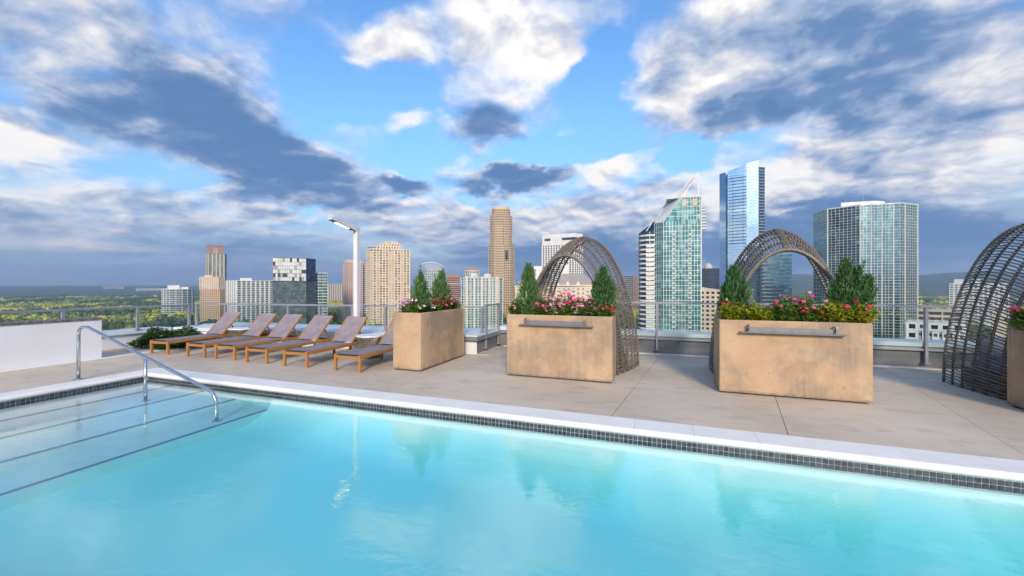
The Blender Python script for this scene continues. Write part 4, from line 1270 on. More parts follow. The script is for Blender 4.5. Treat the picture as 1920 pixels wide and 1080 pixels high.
def offset(poly, d):
    """grow a counter-clockwise polygon outward"""
    n = len(poly); res = []
    for i in range(n):
        a, b, c = Vector(poly[i - 1]), Vector(poly[i]), Vector(poly[(i + 1) % n])
        e1, e2 = (b - a).normalized(), (c - b).normalized()
        n1, n2 = Vector((e1.y, -e1.x)), Vector((e2.y, -e2.x))
        k = n1 + n2; k = k / max(.35, k.length_squared) * 2 if k.length > 1e-6 else n1
        res.append(tuple(b + k * d * 1.0))
    return res
def seen_floor(D):
    return max(GROUND, 1.6 - 116 / 747 * D)
def volume(t, poly, z0, z1, fh=3.4, glass='g_dark', band='c_white', bf=.35, bo=.25, pier=None, sp=3.4, pw=.6, po=.4, D=500, top=None, cap=.9, edges=None, first=0., capmat=None, sides=True):
    """glass body with a slab edge at each storey and upright piers: windows are what stays open between them"""
    MB().prism(poly, z0, z1).build('glass_wall', M[glass], t)
    zlo = max(z0, seen_floor(D))
    nf = max(1, int(round((z1 - z0) / fh))); fh = (z1 - z0) / nf
    if band:
        me = MB().prism(offset(poly, bo), 0, fh * bf).mesh('floor_band', M[band])
        for k in range(nf):
            z = z0 + k * fh + first
            if z + fh < zlo: continue
            inst('floor_band', me, t, (0, 0, z))
    if pier:
        zb = max(z0, zlo - 2)
        me = MB().box(-pw / 2, pw / 2, -po, .25, zb, z1 + .03).mesh('pier', M[pier])
        n = len(poly)
        for i in range(n):
            a, b = Vector(poly[i]), Vector(poly[(i + 1) % n])
            e = b - a; L = e.length; nrm = Vector((e.y, -e.x)) / L
            if nrm.y > .35 or (edges is not None and i not in edges): continue
            k = max(1, int(round(L / sp)))
            ang = math.atan2(e.y, e.x)
            for j in range(k + 1):
                c = a + e * ((j if k > 0 else .5) / k)
                if j == 0 and i > 0 and (edges is None or i - 1 in edges): continue
                inst('pier', me, t, (c.x, c.y, 0), ang)
    if cap:
        MB().prism(offset(poly, max(bo, po if pier else 0) + .06), z1 + .035, z1 + cap).build('roof_parapet', M[capmat or band or pier or 'c_grey'], t)
def site(key, name, label, cat='tower', group='towers on the skyline'):
    (x, y), yaw, vols = S[key]
    t = thing(name, label, cat, (x, y, 0), yaw, group)
    clear_spots.append((x, y, max(abs(q[0]) for q in vols[0][0]) + 14))
    return t, vols, math.hypot(x, y)
def boxes(t, name, lst, mat):
    """separate parts (x0, x1, y0, y1, z0, z1)"""
    for q in lst: MB().box(*q).build(name, M[mat], t)

t, v, D = site('round_condo', 'condo_tower', 'rounded white and green glass block standing alone before the woods')
volume(t, *v[0], fh=3.3, glass='g_green', band='c_white', bf=.27, bo=.5, pier='c_white', sp=16, pw=.6, po=.62, D=D)
for q in v[1:]: MB().prism(*q).build('roof_plant', M['c_white'], t)
t, v, D = site('brown_tower', 'residential_tower', 'brown topped tower with dark balcony columns behind the tan block')
volume(t, *v[0], fh=3.6, glass='g_green', band='c_tan', bf=.28, bo=.35, pier='c_stone', sp=7.0, pw=2.4, po=.6, D=D, capmat='c_brown')
MB().prism(*v[1]).build('crown', M['c_brown'], t); MB().prism(offset(v[1][0], .7), v[1][2] + .01, v[1][2] + 2.2).build('cornice', M['c_brown'], t)
boxes(t, 'window_bay', [(-4, -1.2, 2.6, 3.87, 75, 86), (.2, 3.0, 2.6, 3.87, 75, 86)], 'c_pink')
bal = MB().box(-1.6, 1.6, -1.4, 1.4, 0, .5).mesh('balcony', M['c_dark'])
for k in range(34):
    for x_ in (-18.2, 19.6): inst('balcony', bal, t, (x_, 6.5, -46 + k * 3.55))
t, v, D = site('tan_block', 'stepped_tower', 'stepped block, tan below and cream above, below the brown topped tower')
volume(t, *v[0], fh=3.3, glass='g_tan', band='c_tan', bf=.55, bo=.2, pier='c_tan', sp=2.9, pw=1.6, po=.3, D=D)
volume(t, *v[1], fh=3.3, glass='g_home', band='c_cream', bf=.55, bo=.2, pier='c_cream', sp=2.9, pw=1.7, po=.3, D=D)
MB().prism(*v[2]).build('roof_plant', M['c_cream'], t)
t, v, D = site('white_slab', 'apartment_slab', 'long white apartment slab with green balcony columns')
volume(t, *v[0], fh=3.3, glass='g_green', band='c_white', bf=.26, bo=.3, pier='c_white', sp=5.8, pw=2.1, po=.5, D=D)
MB().prism(*v[1]).build('roof_plant', M['c_white'], t)
a_, b_ = Vector(v[0][0][0]), Vector(v[0][0][1])
for k in range(5):
    c = a_.lerp(b_, (k + .5) / 5)
    MB().box(-.95, .95, -.42, .2, -68, v[0][2]).build('pier', M['c_white'], t, (c.x, c.y, 0), math.atan2((b_ - a_).y, (b_ - a_).x))
t, v, D = site('checker', 'office_tower', 'dark glass office with a chequered pale upper block')
volume(t, v[1][0], v[1][1], v[1][2], fh=3.9, glass='g_green', band='c_bronze', bf=.34, bo=.18, pier='c_bronze', sp=2.6, pw=.3, po=.25, D=D, cap=0)
MB().prism(*v[0]).build('glass_wall', M['g_navy'], t)
MB().prism(offset(v[0][0], .15), v[0][2], v[0][2] + .6).build('roof_parapet', M['c_bronze'], t)
a_, b_ = Vector(v[0][0][0]), Vector(v[0][0][1]); rg2 = random.Random(4)
pme = [MB().box(-1.22, 1.22, -.4, .1, .12, 4.6).mesh('facade_panel', M[c_]) for c_ in ('c_pale', 'c_white', 'c_grey', 'c_dark')]
ang = math.atan2((b_ - a_).y, (b_ - a_).x)
for i in range(14):
    for j in range(6):
        c = a_.lerp(b_, (i + .5) / 14)
        q = rg2.random()
        inst('facade_panel', pme[3 if q < .13 else (2 if q < .25 else (1 if q < .55 else 0))], t, (c.x, c.y, v[0][1] + .2 + j * 4.75), ang)
volume(t, *v[2], fh=3.9, glass='g_green', band='c_pale', bf=.22, bo=.15, pier='c_pale', sp=5, pw=.25, po=.2, D=D)
t, v, D = site('far_slab', 'distant_slab', 'distant pale ribbed slab block beside the pink tower')
volume(t, *v[0], fh=12, glass='g_pink', band=None, pier='c_stone', sp=7, pw=4.2, po=1.0, D=D)
t, v, D = site('pink_tower', 'residential_tower', 'pink tower with a grid of dark windows behind the lamp post')
volume(t, *v[0], fh=3.5, glass='g_pink', band='c_pink', bf=.48, bo=.22, pier='c_pink', sp=3.0, pw=1.5, po=.36, D=D)
MB().prism(*v[1]).build('crown', M['c_pink'], t)
volume(t, *v[2], fh=3.5, glass='g_pink', band='c_white', bf=.5, bo=.2, pier='c_white', sp=9.5, pw=3.4, po=.3, D=D)
t, v, D = site('cream_tower', 'residential_tower', 'broad cream tower with a stepped rounded crown beside the lamp post')
volume(t, *v[0], fh=3.3, glass='g_home', band='c_cream', bf=.40, bo=.25, pier='c_cream', sp=3.7, pw=1.6, po=.45, D=D)
for q in v[1:4]: volume(t, *q, fh=q[2] - q[1], glass='g_home', band='c_cream', bf=.4, bo=.2, pier='c_cream', sp=3.4, pw=1.9, po=.4, D=D, cap=.7)
MB().prism(*v[4]).build('penthouse', M['c_cream'], t)
MB().prism(offset(v[4][0], .5), v[4][2] + .02, v[4][2] + 1.0).build('roof_cap', M['c_blue'], t)
bal = MB().box(-1.5, 1.5, -1.3, 0, 0, 1.15).mesh('balcony', M['c_cream'])
for x_ in (-21.0, -14.4, 1.2, 5.0, 17.0):
    for k in range(35):
        z = -66.6 + k * 3.34
        if z > seen_floor(D) and z < 46: inst('balcony', bal, t, (x_, .25 - (x_ + 23) * .02, z))
t, v, D = site('crown_tower', 'office_tower', 'pale tower with a curved white fan crown')
volume(t, *v[0], fh=3.8, glass='g_green', band='c_pale', bf=.35, bo=.3, pier='c_pale', sp=5, pw=.8, po=.45, D=D)
volume(t, *v[1], fh=3.8, glass='g_green', band='c_white', bf=.3, bo=.25, pier='c_white', sp=4.5, pw=.8, po=.4, D=D)
arcp = [(-27, 0, 50), (-18, 0, 53.2), (-8, 0, 54.6), (2, 0, 53.8), (12, 0, 50.8), (20, 0, 46.5), (25, 0, 40)]
for y_ in (2.0, 9.0, 16.0, 22.0):
    MB().tube([(x_, y_, z_) for x_, _, z_ in arcp], 1.1, 6).build('crown_arch', M['c_white'], t, smooth=True)
MB().add([(x_, y_, z_ + .3) for y_ in (1.4, 22.6) for x_, _, z_ in arcp], [(i, i + 1, 8 + i, 7 + i) for i in range(6)]).build('crown_canopy', M['c_white'], t)
for k in range(8):
    xa = -25 + k * 5.2; f_ = (xa + 27) / 52 * 6; i_ = min(5, int(f_)); q = f_ - i_
    za = arcp[i_][2] * (1 - q) + arcp[i_ + 1][2] * q
    MB().bar((-12 + k * 4.1, 2, 38.5), (xa, 2, za), .95, .95).build('crown_rib', M['c_white'], t)
t, v, D = site('brick_office', 'office_block', 'reddish brick office with white window stripes beside the green condos', 'building')
volume(t, *v[0], fh=4.1, glass='g_dark', band='c_brick', bf=.62, bo=.4, D=D, cap=6.0, capmat='c_brick')
MB().prism(offset(v[0][0], .6), 5.2, 6.2).build('white_stripe', M['c_white'], t)
t, v, D = site('green_condo', 'condo_tower', 'white ribbed condo block with green glass bays above the jogged railing')
volume(t, *v[0], fh=3.05, glass='g_teal', band='c_pale', bf=.22, bo=.25, pier='c_white', sp=4.3, pw=.75, po=.6, D=D)
for k in range(5):
    xk = -18 + k * 9.2
    MB().box(xk - 1.4, xk + 1.4, -.7 - .02 * k, 3, -68, 13.2 + (1.4 if k in (1, 3) else 0)).build('bay_pier', M['c_stone'], t)
bal = MB().box(-1.2, 1.2, -1.25, 0, 0, .95).mesh('balcony', M['c_pale'])
for xk in (-13.4, -4.2, 5.0, 14.2):
    for k in range(26):
        z = -67.6 + k * 3.05
        if z > seen_floor(D): inst('balcony', bal, t, (xk, -.2, z))
for x_ in (-9, 7): MB().lathe([(5, 0), (5, 3.2), (3.6, 4.6), (.1, 5.4)], 8, (x_, 8, 11.5)).build('roof_pavilion', M['c_pale'], t)
volume(t, *v[1], fh=3.4, glass='g_teal', band='c_stone', bf=.3, bo=.3, pier='c_stone', sp=3.2, pw=.9, po=.5, D=D, cap=1.2)
MB().add([(-20.8, 29.5, 21.4), (-3, 29.5, 21.4), (-3, 44, 21.4), (-20.8, 44, 21.4), (-14.5, 35, 26.2), (-9.5, 35, 26.2), (-9.5, 39, 26.2), (-14.5, 39, 26.2)],
         [(0, 1, 5, 4), (1, 2, 6, 5), (2, 3, 7, 6), (3, 0, 4, 7), (4, 5, 6, 7)]).build('hipped_roof', M['c_brown'], t)
t, v, D = site('tan_tower', 'residential_tower', 'tallest slender tan tower with a golden cap near the centre')
volume(t, *v[0], fh=4.0, glass='g_tan', band='c_tan', bf=.40, bo=.25, pier='c_tan', sp=3.1, pw=1.25, po=.4, D=D, cap=1.0)
volume(t, *v[1], fh=4.0, glass='g_tan', band='c_tan', bf=.40, bo=.25, pier='c_tan', sp=3.1, pw=1.25, po=.4, D=D, cap=1.0)
volume(t, *v[2], fh=4.0, glass='g_tan', band='c_tan', bf=.4, bo=.25, pier='c_tan', sp=3.1, pw=1.3, po=.4, D=D, cap=.8)
MB().prism(*v[3]).build('golden_cap', M['c_gold'], t)
MB().box(-10, 3.0, -.9, .5, -60, 98).build('solid_panel', M['c_tan'], t)
pan = MB().box(-.7, .7, -.98, .4, 0, 1.9).mesh('window', M['g_tan'])
for k in range(38):
    for x_ in (-8.4, -5.9, -3.4, -.9, 1.6): inst('window', pan, t, (x_, 0, -56.5 + k * 4.05))
bal = MB().box(-2.6, 2.6, -1.5, 0, 0, 1.1).mesh('balcony', M['c_tan'])
for k in range(6): inst('balcony', bal, t, (8.2, .2, 62 + k * 4.0))
MB().box(6.6, 11.0, -.5, .3, 44, 60).build('glass_bay', M['g_navy'], t); MB().box(5.0, 9.5, 1.2, 2.2, 90, 106).build('glass_bay', M['g_navy'], t)
t, v, D = site('white_tower', 'residential_tower', 'white tower with a high framed roof opening behind the woven arch')
q = v[0]
volume(t, q[0], q[1], q[2] - 17, fh=3.3, glass='g_dark', band='c_white', bf=.32, bo=.2, pier='c_white', sp=4.4, pw=2.0, po=.5, D=D, cap=0)
MB().prism(offset(q[0], .55), q[2] - 17 + .04, q[2] - 10).prism(offset(q[0], .55), q[2] - 6, q[2]).build('roof_frame', M['c_white'], t)
MB().prism(offset(q[0], -.6), q[2] - 10, q[2] - 6).build('sky_window', M['g_navy'], t)
a_, b_ = Vector(q[0][0]), Vector(q[0][1])
for f0, f1 in ((0, .07), (.26, .62)):
    p0, p1 = a_.lerp(b_, f0), a_.lerp(b_, f1)
    MB().prism([tuple(p0 + Vector((0, -.56))), tuple(p1 + Vector((0, -.56))), tuple(p1 + Vector((0, 3))), tuple(p0 + Vector((0, 3)))], q[2] - 10.01, q[2] - 5.99).build('frame_pier', M['c_white'], t)
t, v, D = site('hotel', 'mansard_hotel', 'cream hotel with grey hipped roofs and white gables seen through the arch', 'hotel', 'lower buildings between the towers')
def hip(x0, x1, y0, y1, z, hh, ins):
    return MB().add([(x0, y0, z), (x1, y0, z), (x1, y1, z), (x0, y1, z), (x0 + ins, y0 + ins * .8, z + hh), (x1 - ins, y0 + ins * .8, z + hh), (x1 - ins, y1 - ins * .8, z + hh), (x0 + ins, y1 - ins * .8, z + hh)],
                    [(0, 1, 5, 4), (1, 2, 6, 5), (2, 3, 7, 6), (3, 0, 4, 7), (4, 5, 6, 7), (3, 2, 1, 0)])
def gable(x, y0, z, w, hh, d):
    return MB().add([(x - w, y0, z), (x + w, y0, z), (x, y0, z + hh), (x - w, y0 + d, z), (x + w, y0 + d, z), (x, y0 + d, z + hh)], [(0, 1, 2), (3, 5, 4), (0, 2, 5, 3), (1, 4, 5, 2)])
wme = MB().box(-.75, .75, -.08, .2, 0, 1.9).mesh('window', M['g_home']); wfr = MB().box(-.95, .95, -.045, .15, -.2, 2.1).mesh('window_frame', M['c_white'])
for bi, (pl, z0, z1) in enumerate(v[:3]):
    xs = [p_[0] for p_ in pl]; x0, x1 = min(xs), max(xs); y0 = min(p_[1] for p_ in pl); y1 = max(p_[1] for p_ in pl)
    MB().prism(pl, z0, z1).build('wall', M['c_cream'], t)
    MB().box(x0 - .8, x1 + .8, y0 - .8, y1 + .8, z1 + .01, z1 + .8).build('cornice', M['c_white'], t)
    rf = hip(x0 - .5, x1 + .5, y0 - .5, y1 + .5, z1 + .805, (10.0, 11, 9)[bi], min(9.5, (x1 - x0) * .44)).build('hipped_roof', M['c_roof'], t)
    n = max(2, int((x1 - x0) / 3.9))
    for i in range(n):
        x = x0 + (i + .5) * (x1 - x0) / n
        for j in range(9):
            z = z1 - 3.6 - j * 3.6
            if z < seen_floor(D): continue
            w_ = inst('window', wme, t, (x, y0, z)); inst('window_frame', wfr, w_)
        if bi == 0 and i % 3 == 1:
            for j in range(8): MB().box(x - 1.6, x + 1.6, y0 - 1.5, y0 - .01, z1 - 4.1 - j * 3.6, z1 - 3.0 - j * 3.6).build('balcony', M['c_white'], t)
    for k in range((3, 1, 2)[bi]):
        gable(x0 + (k + .5) * (x1 - x0) / (3, 1, 2)[bi] * (.72 if bi == 0 else 1), y0 - .75, z1 + .82, 1.9, 3.4, 5.5).build('dormer', M['c_white'], rf)
for q in v[3:]:
    MB().prism(*q).build('lift_tower', M['c_white'], t)
t, v, D = site('blue_office', 'office_block', 'distant blue-grey office beside the white balconied tower', 'building')
volume(t, *v[0], fh=4.0, glass='g_navy', band='c_grey', bf=.3, bo=.15, pier='c_grey', sp=4, pw=.4, po=.25, D=D)
volume(t, *v[1], fh=4.0, glass='g_tan', band='c_brick', bf=.4, bo=.15, pier='c_brick', sp=3, pw=1.2, po=.25, D=D)
t, v, D = site('dark_office', 'office_block', 'dark navy glass office with a small pale dome between two glass towers', 'building')
volume(t, *v[0], fh=4.0, glass='g_navy', band='c_bronze', bf=.2, bo=.12, pier='c_bronze', sp=4, pw=.3, po=.2, D=D)
MB().lathe([(8, 0), (8, 4), (6.5, 8), (3.5, 11), (.2, 12.2)], 14, (-6, 12, v[0][2])).build('dome', M['c_stone'], t)
t, v, D = site('tan_low', 'office_block', 'low tan office with square windows and a sloping top beside the teal tower', 'building', 'lower buildings between the towers')
volume(t, *v[0], fh=4.2, glass='g_dark', band='c_stone', bf=.5, bo=.25, pier='c_stone', sp=4.4, pw=2.0, po=.45, D=D, cap=0)
q = v[0]; xs = [p_[0] for p_ in q[0]]
MB().add([(min(xs) - .6, -.7, q[2] + .04), (max(xs) + .6, -.7, q[2] + .04), (max(xs) + .6, 20, q[2] + .04), (min(xs) - .6, 20, q[2] + .04), (min(xs) - .6, -.7, q[2] + 4.6), (max(xs) + .6, -.7, q[2] + 1.6), (max(xs) + .6, 20, q[2] + 1.6), (min(xs) - .6, 20, q[2] + 4.6)],
         [(3, 2, 1, 0), (4, 5, 6, 7), (0, 1, 5, 4), (1, 2, 6, 5), (2, 3, 7, 6), (3, 0, 4, 7)]).build('sloping_roof', M['c_stone'], t)

# ---- teal tower with slanted top and spire
t, v, D = site('teal_tower', 'glass_residential_tower', 'teal glass tower with slanted white roof, pointed spire and white balconies')
wing = [(-23.3, 9.2), (-21.3, 4.3), (-17.2, 1.5), (-11.4, 1.8), (-11.4, 26.0), (-23.3, 26.0)]
volume(t, wing, -68, 43.5, fh=3.62, glass='g_navy', band='c_white', bf=.36, bo=.55, D=D, cap=0)
bal = MB().prism([(-17.4, .2), (-11.5, .4), (-11.5, 4), (-17.4, 4)], 0, 1.5).mesh('balcony', M['c_white'])
for k in range(28):
    z = -66.5 + k * 3.62
    if -50 < z < 40: inst('balcony', bal, t, (0, -.15, z))
MB().box(-14.9, -14.5, .2, 3, -50, 43).build('balcony_divider', M['c_white'], t)
volume(t, [(-11.35, 1.75), (-4.8, -4.0), (-4.8, 20), (-11.35, 20)], -68, 49.4, fh=3.62, glass='g_teal', band='c_mull', bf=.07, bo=.12, pier='c_mull', sp=2.2, pw=.22, po=.16, D=D, cap=0)
main = [(-4.78, -4.0), (20.7, -.7), (20.7, 30), (-4.78, 30)]
volume(t, main, -68, 49.4, fh=3.62, glass='g_teal', band='c_mull', bf=.08, bo=.12, pier='c_mull', sp=2.13, pw=.26, po=.17, D=D, cap=0)
top = [(-4.78, -4.0, 49.45), (20.7, -.7, 49.45), (20.7, -.7, 67), (7.6, -2.4, 67)]
back = [(x_, 30, z_) for x_, y_, z_ in top]
MB().add(top + back, [(0, 1, 2, 3), (7, 6, 5, 4), (1, 5, 6, 2), (2, 6, 7, 3), (3, 7, 4, 0)]).build('glass_wall', M['g_teal'], t)
for k in range(5):
    z = 53.0 + k * 3.5; xl = -4.78 + max(0, (z - 49.45)) / 17.55 * 12.4
    yl = -4.0 + (xl + 4.78) * 3.3 / 25.48
    MB().add([(xl, yl - .14, z), (20.7, -.84, z), (20.7, -.84, z + .3), (xl + .2, yl - .14, z + .3)], [(0, 1, 2, 3)]).build('floor_band', M['c_mull'], t)
for k in range(7):
    xk = 8 + k * 2.0; yk = -4.0 + (xk + 4.78) * 3.3 / 25.48
    MB().box(xk - .13, xk + .13, yk - .18, yk + .1, 49.4, 67).build('pier', M['c_mull'], t)
for xk in (9.5, 16.8):
    MB().box(xk - 1.6, xk + 1.6, -2.9 + (xk - 9) * .13, -1.0, 60.5, 65.5).build('louvre_panel', M['c_stone'], t)
MB().add([(-4.9, -4.3, 49.6), (7.5, -2.7, 67.3), (-2.6, 16, 69.0), (-11.5, 2.0, 50.2), (-4.9, -4.3, 48.9), (7.5, -2.7, 66.6), (-2.6, 16, 68.3), (-11.5, 2.0, 49.5)],
         [(0, 1, 2, 3), (7, 6, 5, 4), (0, 4, 5, 1), (1, 5, 6, 2), (2, 6, 7, 3), (3, 7, 4, 0)]).build('slanted_roof', M['c_pale'], t)
MB().add([(-23.2, 9.0, 43.6), (-17.2, 1.5, 43.6), (-11.4, 1.8, 43.6), (-10.0, 8, 53.5), (-11.5, 24, 54), (-23.2, 25, 46)], [(0, 1, 2, 3), (0, 3, 4, 5)]).build('glass_wall', M['g_navy'], t)
for a_, b_ in (((-23.2, 8.8, 43.7), (-9.8, 7.5, 53.8)), ((-11.4, 1.5, 43.7), (-9.9, 7.6, 53.6)), ((-17.3, 1.2, 43.8), (-13, 7.4, 51.5))):
    MB().bar(a_, b_, .5, .5).build('roof_rib', M['c_white'], t)
mast = (19.3, 4, 85.5)
MB().bar((19.3, 4, 67), mast, .9, .9).build('spire_mast', M['c_white'], t)
for a_ in ((0, 6, 67.2), (7.4, 3, 67.2), (3.6, 9, 68)):
    MB().bar(a_, mast, .75, .75).build('spire_strut', M['c_white'], t)
for a_, b_ in (((9, 4, 67), (13.5, 4.2, 77.5)), ((16.5, 4, 67.2), (10.2, 4, 73.5)), ((17.5, 8, 67), (10.0, 6.5, 74.5))):
    MB().bar(a_, b_, .5, .5).build('spire_strut', M['c_white'], t)
MB().box(-2.8, 20.8, -.6, 28, 67.05, 68.0).build('roof_parapet', M['c_pale'], t)
for z_ in (57.0, 52.2, 47.6, 43.2):
    MB().cbox(20.75, 24.4, .6, 4.4, z_, z_ + 1.15, .8).build('corner_balcony', M['c_white'], t)
    MB().cbox(20.75, 24.2, .8, 4.2, z_ + 2.0, z_ + 2.4, .15).build('corner_balcony', M['c_pale'], t)
wl = MB().box(-1.0, 1.0, -.55, .3, 0, 1.15).mesh('balcony', M['c_pale'])
for xk in (2.2, 13.6):
    for k in range(24):
        inst('balcony', wl, t, (xk, -4.0 + (xk + 4.78) * 3.3 / 25.48, -44 + k * 3.62))
MB().box(20.72, 21.4, -.9, 1.2, -68, 67).build('corner_pier', M['c_pale'], t)

# ---- tall blue glass tower
t, v, D = site('glass_tower', 'glass_office_tower', 'tallest blue mirror glass tower with a dark louvred centre strip')
def sloped(poly, z0, tops):
    n = len(poly)
    return MB().add([(*p_, z0) for p_ in poly] + [(*p_, z_) for p_, z_ in zip(poly, tops)], [tuple(range(n - 1, -1, -1)), tuple(range(n, 2 * n))] + [(i, (i + 1) % n, n + (i + 1) % n, n + i) for i in range(n)])
sloped([(-28.5, 13.4), (-19.9, -.3), (-19.9, 43), (-28.5, 43)], -68, [166, 164, 164, 166]).build('glass_wall', M['g_blue'], t)
sloped([(-19.8, -.3), (-17.6, -.5), (-17.6, 43), (-19.8, 43)], -68, [160, 162, 162, 160]).build('glass_wall', M['g_navy'], t)
sloped([(-17.5, -.6), (5.8, -3.0), (19.8, -.3), (19.8, 43), (-17.5, 43)], -68, [164.5, 172, 174.8, 172, 164.5]).build('glass_wall', M['g_blue'], t)
MB().prism(*v[1]).build('glass_wall', M['g_navy'], t)
for k in range(40):
    MB().prism(offset(v[1][0], .12), v[1][2] - 4.2 * k - .45, v[1][2] - 4.2 * k).build('floor_band', M['c_mull'], t) if k < 30 else None
lme = MB().add([(-16.3, -1.25, 0), (5.2, -3.45, 0), (5.2, -2.6, 0), (-16.3, -.4, 0), (-16.3, -1.25, .95), (5.2, -3.45, .95), (5.2, -2.6, .95), (-16.3, -.4, .95)],
               [(3, 2, 1, 0), (4, 5, 6, 7), (0, 1, 5, 4), (1, 2, 6, 5), (2, 3, 7, 6), (3, 0, 4, 7)]).mesh('louvre_bar', M['c_bronze'])
for k in range(22): inst('louvre_bar', lme, t, (0, 0, 61 + k * 4.4))
for x_, y_ in ((-11, -1.5), (1.5, -2.8)): MB().box(x_ - .2, x_ + .2, y_ - .1, y_ + .6, 60, 156).build('louvre_post', M['c_bronze'], t)
fme = MB().add([(-17.6, -.78, 0), (5.8, -3.18, 0), (19.9, -.46, 0), (19.9, -.2, 0), (5.8, -2.9, 0), (-17.6, -.5, 0), (-17.6, -.78, .16), (5.8, -3.18, .16), (19.9, -.46, .16), (19.9, -.2, .16), (5.8, -2.9, .16), (-17.6, -.5, .16)],
               [(0, 1, 7, 6), (1, 2, 8, 7), (6, 7, 10, 11), (7, 8, 9, 10), (0, 5, 4, 1), (1, 4, 3, 2)]).mesh('floor_band', M['g_navy'])
for k in range(50): inst('floor_band', fme, t, (0, 0, -40 + k * 4.2))
t, v, D = site('striped', 'glass_office_block', 'mirror glass block with horizontal bands below the tall blue tower')
volume(t, *v[0], fh=3.9, glass='g_blue', band='c_bronze', bf=.16, bo=.15, D=D, cap=.8)
volume(t, *v[1], fh=3.9, glass='g_mirror', band='c_grey', bf=.22, bo=.2, D=D, cap=.8)
MB().box(v[1][0][0][0] - .3, v[1][0][0][0] + 1.4, -.35, 1, -68, v[1][2] + .5).build('corner_pier', M['c_dark'], t)
for k in range(29):
    MB().box(-12, -4, -.12, .3, v[1][2] - 3.0 - k * 3.9, v[1][2] - 1.0 - k * 3.9).build('window', M['g_dark'], t)

# ---- faceted mirror tower
t, v, D = site('mirror', 'mirror_office_tower', 'wide faceted mirror glass tower with a white grid and rooftop plant room')
volume(t, *v[0], fh=2.3, glass='g_mirror', band='c_mull', bf=.10, bo=.07, pier='c_mull', sp=2.6, pw=.2, po=.12, D=D, cap=1.0)
pl_ = v[0][0]
for i in (1, 2, 4, 6, 8, 10, 11):
    MB().box(pl_[i][0] - .4, pl_[i][0] + .4, pl_[i][1] - .42, pl_[i][1] + .4, -68, v[0][2] + .9).build('corner_mullion', M['c_mull'], t)
MB().prism(*v[1]).build('plant_room', M['c_white'], t)
for x_, y_, h_ in ((-9, 20, 5), (-1, 22, 9), (-12.5, 14, 4)):
    MB().tube([(x_, y_, v[1][2]), (x_, y_, v[1][2] + h_)], [.25, .1], 6).build('antenna', M['c_grey'], t)

t = thing('dark_glass_tower', 'dark glass tower outside the view, seen only mirrored in the faceted tower', 'tower', (-400, -48, 0), R(78), 'towers on the skyline')
volume(t, [(-34, -18), (30, -18), (36, 4), (30, 20), (-34, 20)], -68, 176, fh=4.0, glass='g_navy', band='c_bronze', bf=.25, bo=.15, D=430, cap=2.0)
# ---- white hotel and low roofs to the right
t, v, D = site('white_hotel', 'hotel_block', 'plain white hotel with rows of small dark windows and roof boxes', 'hotel', 'lower buildings between the towers')
MB().prism(*v[0]).build('wall', M['c_pale'], t)
for q in v[1:]: MB().prism(*q).build('roof_plant', M['c_pale'], t)
xs = [p_[0] for p_ in v[0][0]]; x0, x1 = min(xs), max(xs)
wme = MB().box(-1.35, 1.35, -.03, .2, 0, 1.5).mesh('window', M['g_dark']); wsl = MB().box(-1.5, 1.5, -.22, .1, -.25, -.02).mesh('sill', M['c_white'])
n = 12
for i in range(n):
    for j in range(15):
        z = v[0][2] - 3.4 - j * 3.35
        if z < seen_floor(D): continue
        a_ = Vector(v[0][0][0]).lerp(Vector(v[0][0][1]), (i + .5) / n)
        w_ = inst('window', wme, t, (a_.x, a_.y, z)); inst('sill', wsl, w_)
t, v, D = site('parking', 'parking_deck', 'cream concrete parking deck below the white hotel', 'parking deck', 'lower buildings between the towers')
volume(t, *v[0], fh=4.2, glass='c_dark', band='c_stone', bf=.42, bo=.4, pier='c_stone', sp=9, pw=.9, po=.3, D=D, cap=1.2)
MB().box(28, 35, -.9, 4, -60, v[0][2] + 2.0).build('stair_tower', M['c_stone'], t)
t, v, D = site('low_hall', 'flat_roofed_hall', 'long white flat roofed hall in front of the parking deck', 'building', 'lower buildings between the towers')
volume(t, *v[0], fh=6.0, glass='g_dark', band='c_white', bf=.5, bo=.4, pier='c_white', sp=5, pw=2.2, po=.5, D=D, cap=1.4)
for k in range(9):
    MB().cbox(-16 + k * 4.2, -14 + k * 4.2, 4 + (k % 3) * 4, 6 + (k % 3) * 4, v[0][2] + 1.0, v[0][2] + 2.6, .1).build('roof_unit', M['c_grey'], t)
t, v, D = site('town', 'terrace_row', 'pale green-grey terrace row just beyond the parapet at the mirror tower', 'building', 'lower buildings between the towers')
q = v[0]; a_, b_ = Vector(q[0][0]), Vector(q[0][1])
M['c_sage'] = wall_mat('sage_render', (.36, .38, .33))
MB().prism(*q).build('wall', M['c_sage'], t)
MB().prism(offset(q[0], .5), q[2], q[2] + .5).build('cornice', M['c_white'], t)
wme = MB().box(-.7, .7, -.06, .2, 0, 1.7).mesh('window', M['g_dark']); wfr = MB().box(-.85, .85, -.03, .15, -.15, 1.85).mesh('window_frame', M['c_white'])
for i in range(9):
    c = a_.lerp(b_, (i + .5) / 9)
    if i % 2: MB().box(c.x - 1.3, c.x + 1.3, c.y - .5, c.y, -68, q[2] + .7).build('bay', M['c_white'], t)
    for j in range(5):
        w_ = inst('window', wme, t, (c.x, c.y - (.5 if i % 2 else 0), q[2] - 2.8 - j * 3.3)); inst('window_frame', wfr, w_)

